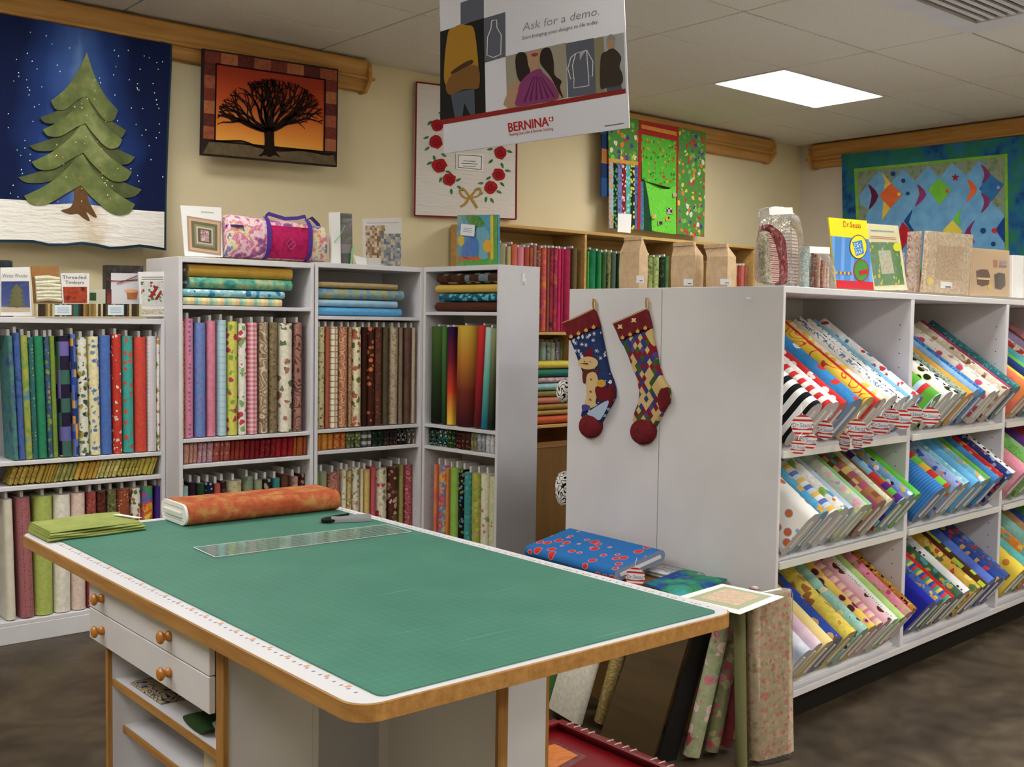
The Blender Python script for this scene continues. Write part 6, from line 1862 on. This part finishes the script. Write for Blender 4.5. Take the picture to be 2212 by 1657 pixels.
obj('lid', MB().lathe([(.031, .225), (.033, .228), (.033, .27), (.028, .275)], Mj, 18), plainmat('jar_lid', '2c343c', .3, gain=1), t, True)

# ================================================================ on top of the gondola
PG = G.plane(.14)
R2 = lambda pts: [(1600 + x / 3.4526, 220 + y / 3.4526) for x, y in pts]
R3 = lambda pts: [(1760 + x / 5.027, 430 + y / 5.027) for x, y in pts]
def drop(t_):   # stand the packet on the gondola top
    return t_
q = R3([(135, 200), (550, 235), (625, 988), (225, 968)])
t = card(PG, q, 'tall yellow blue and red children pattern packet on the gondola', 'packet', 'pattern_packet', plainmat('print_f0dc20', 'f0dc20', .4, gain=1), .006)
pr(t, 'blue_print', PG, [lerp4(q, 0, .26), lerp4(q, 1, .27), lerp4(q, 1, .90), lerp4(q, 0, .88)], fab('across', '4888d0 4888d0 68a0e0', 1), .0062)
pr(t, 'red_print', PG, sub(q, 0, .885, 1, 1), 'c01c2c', .0072)
pr(t, 'rainbow_print', PG, sub(q, .0, .76, .45, .80), fab('across', 'e02828 f0c020 40a040 3060c0', 2.5), .0072)
pr(t, 'yellow_oval_rim', PG, R3(oval(455, 520, 98, 132, 24)), '403070', .0072)
pr(t, 'yellow_oval', PG, R3(oval(455, 520, 88, 122, 24)), 'f0dc20', .008)
pr(t, 'title_block', PG, R3([(388, 470), (490, 445), (515, 590), (430, 620)]), '2f80c0', .0088)
M_wl = plainmat('print_ffffff', 'f4f4f4', .4, gain=1)
for s_, a, b, c_ in (('THE', (400, 500), (450, 490), (398, 482)), ('CAT', (405, 540), (485, 520), (400, 505)), ('IN THE', (415, 565), (490, 548), (413, 550)), ('HAT', (430, 605), (500, 585), (426, 570))):
    text('lettering', s_, PG, R3([a])[0], R3([b])[0], R3([c_])[0], M_wl, t, .0098)
pr(t, 'red_oval_rim', PG, R3(oval(485, 775, 86, 122, 24)), 'a02828', .0074)
pr(t, 'green_oval', PG, R3(oval(485, 775, 74, 110, 24)), '3f8a38', .0082)
pr(t, 'red_label', PG, R3([(460, 780), (550, 762), (556, 808), (468, 828)]), 'b82028', .009)
text('lettering', 'Dr.Seuss', PG, R3([(296, 302)])[0], R3([(486, 318)])[0], R3([(294, 240)])[0], plainmat('print_b02818', 'b02818', .4, gain=1), t, .0068)
q = R3([(550, 262), (918, 290), (1022, 990), (640, 988)])
t = card(PG, q, 'cream pattern packet with a green floral quilt picture', 'packet', 'pattern_packet', plainmat('print_e6e2b8', 'e6e2b8', .4, gain=1), .006, -.012)
pr(t, 'quilt_photo', PG, [lerp4(q, .04, .28), lerp4(q, .93, .26), lerp4(q, .93, .91), lerp4(q, .08, .94)], fab('floral', '4f8a4a d8c038 4f8a4a 5890a0', 1.4), -.0058)
pr(t, 'quilt_centre', PG, [lerp4(q, .30, .40), lerp4(q, .66, .39), lerp4(q, .68, .74), lerp4(q, .32, .76)], fab('floral', 'b8c8a0 d89898 a8c8d0', 2.5), -.005)
pr(t, 'yellow_sticker', PG, R3(oval(905, 520, 44, 48, 18)), 'd8dc30', -.004)
lines(t, PG, q, (.10,), -.0056, '7aa0a8', .16, .84, 1.4, 'printed_heading')
lines(t, PG, q, (.19, .215), -.0056, 'c87868', .12, .88)
film(t, PG, q, -.004, .006)
q = R3([(960, 570), (1075, 575), (1110, 1000), (1010, 998)])
t = card(PG, q, 'narrow lilac and white packet squeezed beside the cream packet', 'packet', 'fabric_kit', fab('floral', 'c8b0c8 e8e4e8 98b098', 2), .010, -.055)
film(t, PG, q, -.044, .006)
q = R3([(1082, 350), (1215, 345), (1180, 1010), (1060, 1005)])
t = card(PG, q, 'clear pack of rose and grey cloth behind the large clear pack', 'packet', 'fabric_kit', fab('floral', 'b8a090 a86868 c8c0b0', 2), .012, -.034)
film(t, PG, q, -.021, .008)
q = R3([(1215, 345), (1700, 388), (1642, 1040), (1165, 1012)])
t = card(PG, q, 'large clear pack of folded beige floral cloth with white sticker', 'packet', 'fabric_kit', fab('floral', 'c8b090 b89070 d8c8b0 a8a078', 2.2), .020, -.01)
pr(t, 'inner_panel', PG, sub(q, .22, .22, .82, .78), fab('floral', 'b89c78 a88868 c8b090', 3), .0102)
pr(t, 'white_sticker', PG, R3([(1345, 895), (1468, 905), (1465, 972), (1340, 965)]), 'e4e6ea', .0112)
pr(t, 'yellow_sticker', PG, R3(oval(1228, 890, 38, 40, 16)), 'e0c858', .0112)
lines(t, PG, R3([(1345, 895), (1468, 905), (1465, 972), (1340, 965)]), (.7, .85), .0124, '505058', .4, .9)
film(t, PG, q, .013, .012)
q = R3([(1690, 530), (2095, 560), (2095, 1060), (1662, 1045)])
t = card(PG, q, 'tan bag pattern packet at the right end of the gondola top', 'packet', 'pattern_packet', plainmat('print_c4a680', 'c4a680', .5, gain=1), .008)
for pts, h in (([(1735, 780), (1790, 762), (1860, 768), (1885, 830), (1870, 930), (1800, 950), (1745, 925)], '50201c'), ([(1930, 820), (1980, 798), (2045, 812), (2052, 940), (2000, 985), (1940, 970)], '2c2628'), ([(1740, 852), (1880, 858), (1878, 880), (1742, 872)], 'd8c890'), ([(1935, 868), (2050, 872), (2050, 884), (1935, 880)], 'c8c8b8'),
               ([(1920, 660), (1965, 665), (1965, 745), (1925, 740)], 'a86848'), ([(1990, 670), (2065, 672), (2065, 700), (1990, 698)], '9a8aa8'), ([(1985, 715), (2062, 718), (2062, 745), (1985, 742)], '786888'), ([(1850, 930), (1900, 925), (1920, 970), (1870, 985)], 'd0b858')):
    pr(t, 'bag_print', PG, R3(pts), h, .0082 + .0006 * (len(t.children) % 4))
film(t, PG, q, .011, .006)
q = R3([(2105, 610), (2230, 616), (2230, 1075), (2105, 1065)])
t = card(PG, q, 'white packet standing at the far right picture edge', 'packet', 'fabric_kit', None, .02)
film(t, PG, q, .021, .006)
# bagged cloth kits and rolls
def bagkit(name, pl, outl_, label, cores, d=.06):
    t = thing(name, label, 'fabric kit', pl.at(sum(p[0] for p in outl_) / len(outl_), max(p[1] for p in outl_)))
    for (pts, kind, cols, s, o) in cores:
        puff('folded_strip', pl, spl(pts, 3, True), o, .025, fab(kind, cols, s), t, 1.5)
    o_ = spl(outl_, 4, True)
    r = [(inset(o_, 2), -.01), (o_, .012), (o_, .03), (inset(o_, 3), .045)]
    obj('clear_bag', MB().rings([[pl.at(x, y, z) for x, y in p] for p, z in r]), M_clear, t, True)
    return t
bagkit('fabric_kit', PG, R2([(135, 800), (300, 795), (320, 880), (318, 1050), (322, 1200), (318, 1355), (140, 1352), (112, 1250), (118, 1080), (150, 900)]), 'tall clear bag of red and cream folded cloth at the gondola corner',
       [(R2([(150, 930), (200, 920), (290, 1010), (310, 1150), (312, 1345), (240, 1350), (235, 1150), (190, 1010)]), 'floral', '801420 701018 a82838', 2, 0.0),
        (R2([(128, 1000), (165, 970), (215, 1080), (240, 1200), (235, 1345), (150, 1345), (125, 1200)]), 'stripe', 'd8ccb8 a83848 d8ccb8 c87878', 5, .006),
        (R2([(120, 1010), (150, 1000), (165, 1200), (180, 1345), (140, 1345), (118, 1220)]), 'floral', 'b8b098 d8d0c0 988878', 3, .012)])
t = thing('header_card', 'white folded header strip closing the tall clear bag', 'card', PG.at(1664, 462))
obj('header', patch(MB(), PG, R2([(132, 798), (305, 792), (312, 842), (135, 848)]), .046, .003), M_white, t)
bagkit('fabric_kit', G.plane(.24), R2([(310, 850), (370, 855), (400, 960), (412, 1080), (405, 1200), (400, 1362), (325, 1360), (320, 1100)]), 'second clear bag of pale striped cloth behind the red one',
       [(R2([(325, 980), (370, 960), (395, 1080), (388, 1350), (330, 1352)]), 'stripe', 'd8d0c4 b88880 e0dcd4', 6, 0.0)])
t = thing('fabric_roll_pack', 'clear pack of small rolled fabric strips beside the yellow packet', 'fabric kit', PG.at(1760, 616))
r2_ = random.Random(9)
for k, (x, w_, h) in enumerate(((485, 48, 'a8c4c0'), (530, 26, '5a4038'), (556, 24, '8a4030'), (580, 22, 'c8b090'), (602, 20, 'a03838'), (624, 20, 'd8c0a0'), (644, 24, 'e0b8a0'))):
    y0 = 1095 + k * 22
    p0, p1 = PG.at(*R2([(x, 1385)])[0]), PG.at(*R2([(x, y0)])[0])
    rr_ = w_ / 2 / 3.4526 * (p1 - p0).length / ((1385 - y0) / 3.4526)
    p0 = Vector((p0.x, p0.y, GT + .002))
    obj('fabric_roll', MB().tube([p0, (p0 + p1) / 2, Vector((p0.x, p0.y, p1.z))], rr_, 10), fab('floral', h + ' ' + ['d8e0dc', '7a5a50', 'a86050', 'e0d0b8', 'c86868', 'e8d8c0', 'f0d8c8'][k], 3), t, True)
qq = R2([(458, 1078), (610, 1085), (618, 1140), (668, 1250), (672, 1385), (458, 1380)])
obj('clear_bag', MB().rings([[PG.at(x, y, z) for x, y in p] for p, z in ((inset(qq, 1), -.012), (qq, 0), (qq, .02), (inset(qq, 2), .03))]), M_clear, t, True)
obj('header', patch(MB(), PG, R2([(462, 1080), (612, 1086), (614, 1135), (464, 1130)]), .031, .002), M_white, t)
# kraft paper bags
M_kraft = NT('kraft_paper', .8, .15)
_v = M_kraft.n('ShaderNodeTexNoise', i_Vector=M_kraft.coord(), i_Scale=40.0, i_Detail=4.0, i_Distortion=.6).outputs[0]
M_kraft.col(M_kraft.ramp(_v, [(.3, hexc('b89c7a', 1)), (.7, hexc('c8ae8c', 1))]))
M_kraft.bump(_v, .35, .004)
M_kraft = M_kraft.m
for k, (bl_, br_, tl_, tr_, ty, tag_, lab) in enumerate(((1338, 1394, 1351, 1388, 512, (1375, 1391, 595, 611), 'leftmost of three brown kraft paper bags on the gondola'),
                                                         (1450, 1514, 1457, 1502, 524, (1477, 1497, 602, 617), 'middle one of three brown kraft paper bags on the gondola'),
                                                         (1526, 1585, 1524, 1573, 528, (1556, 1579, 602, 615), 'rightmost of three brown kraft paper bags on the gondola'))):
    aa = .30
    b1, b0 = G.side(bl_, 610, aa).y, G.side(br_ - 14, 610, aa).y
    tb1, tb0 = G.side(tl_, ty, aa + .03).y, G.side(tr_, ty, aa + .03).y
    zt = G.side((tl_ + tr_) / 2, ty, aa + .03).z
    z0 = GT + .001
    zs_ = zt - (zt - z0) * .28
    t = thing('paper_bag', lab, 'bag', G.M @ Vector((aa + .05, (b0 + b1) / 2, z0)))
    W = lambda a, b, z: G.M @ Vector((a, b, z))
    rs = [[W(aa, b0, z0), W(aa + .06, b0, z0), W(aa + .06, b1, z0), W(aa, b1, z0)],
          [W(aa - .003, b0 - .002, (z0 + zs_) / 2), W(aa + .063, b0 - .002, (z0 + zs_) / 2), W(aa + .063, b1 + .002, (z0 + zs_) / 2), W(aa - .003, b1 + .002, (z0 + zs_) / 2)],
          [W(aa, b0, zs_), W(aa + .06, b0, zs_), W(aa + .06, b1, zs_), W(aa, b1, zs_)],
          [W(aa + .025, tb0, zt - .015), W(aa + .035, tb0, zt - .015), W(aa + .035, tb1, zt - .015), W(aa + .025, tb1, zt - .015)],
          [W(aa + .026, tb0, zt), W(aa + .034, tb0, zt), W(aa + .034, tb1, zt), W(aa + .026, tb1, zt)]]
    obj('bag_body', MB().rings(rs), M_kraft, t)
    obj('folded_top', MB().bbox(aa + .018, aa + .026, min(tb0, tb1), max(tb0, tb1), zt - .016, zt + .001, .001, M=G.M), M_kraft, t)
    pk_ = Plane(G.M @ Vector((aa - .0035, 0, 0)), -_ux)
    tq = [(tag_[0], tag_[2]), (tag_[1], tag_[2] + 1), (tag_[1], tag_[3]), (tag_[0], tag_[3])]
    pr(t, 'price_sticker', pk_, tq, 'dcdee2', .0, .001)
    lines(t, pk_, tq, (.7,), .0012, '404048', .45, .85, .8)
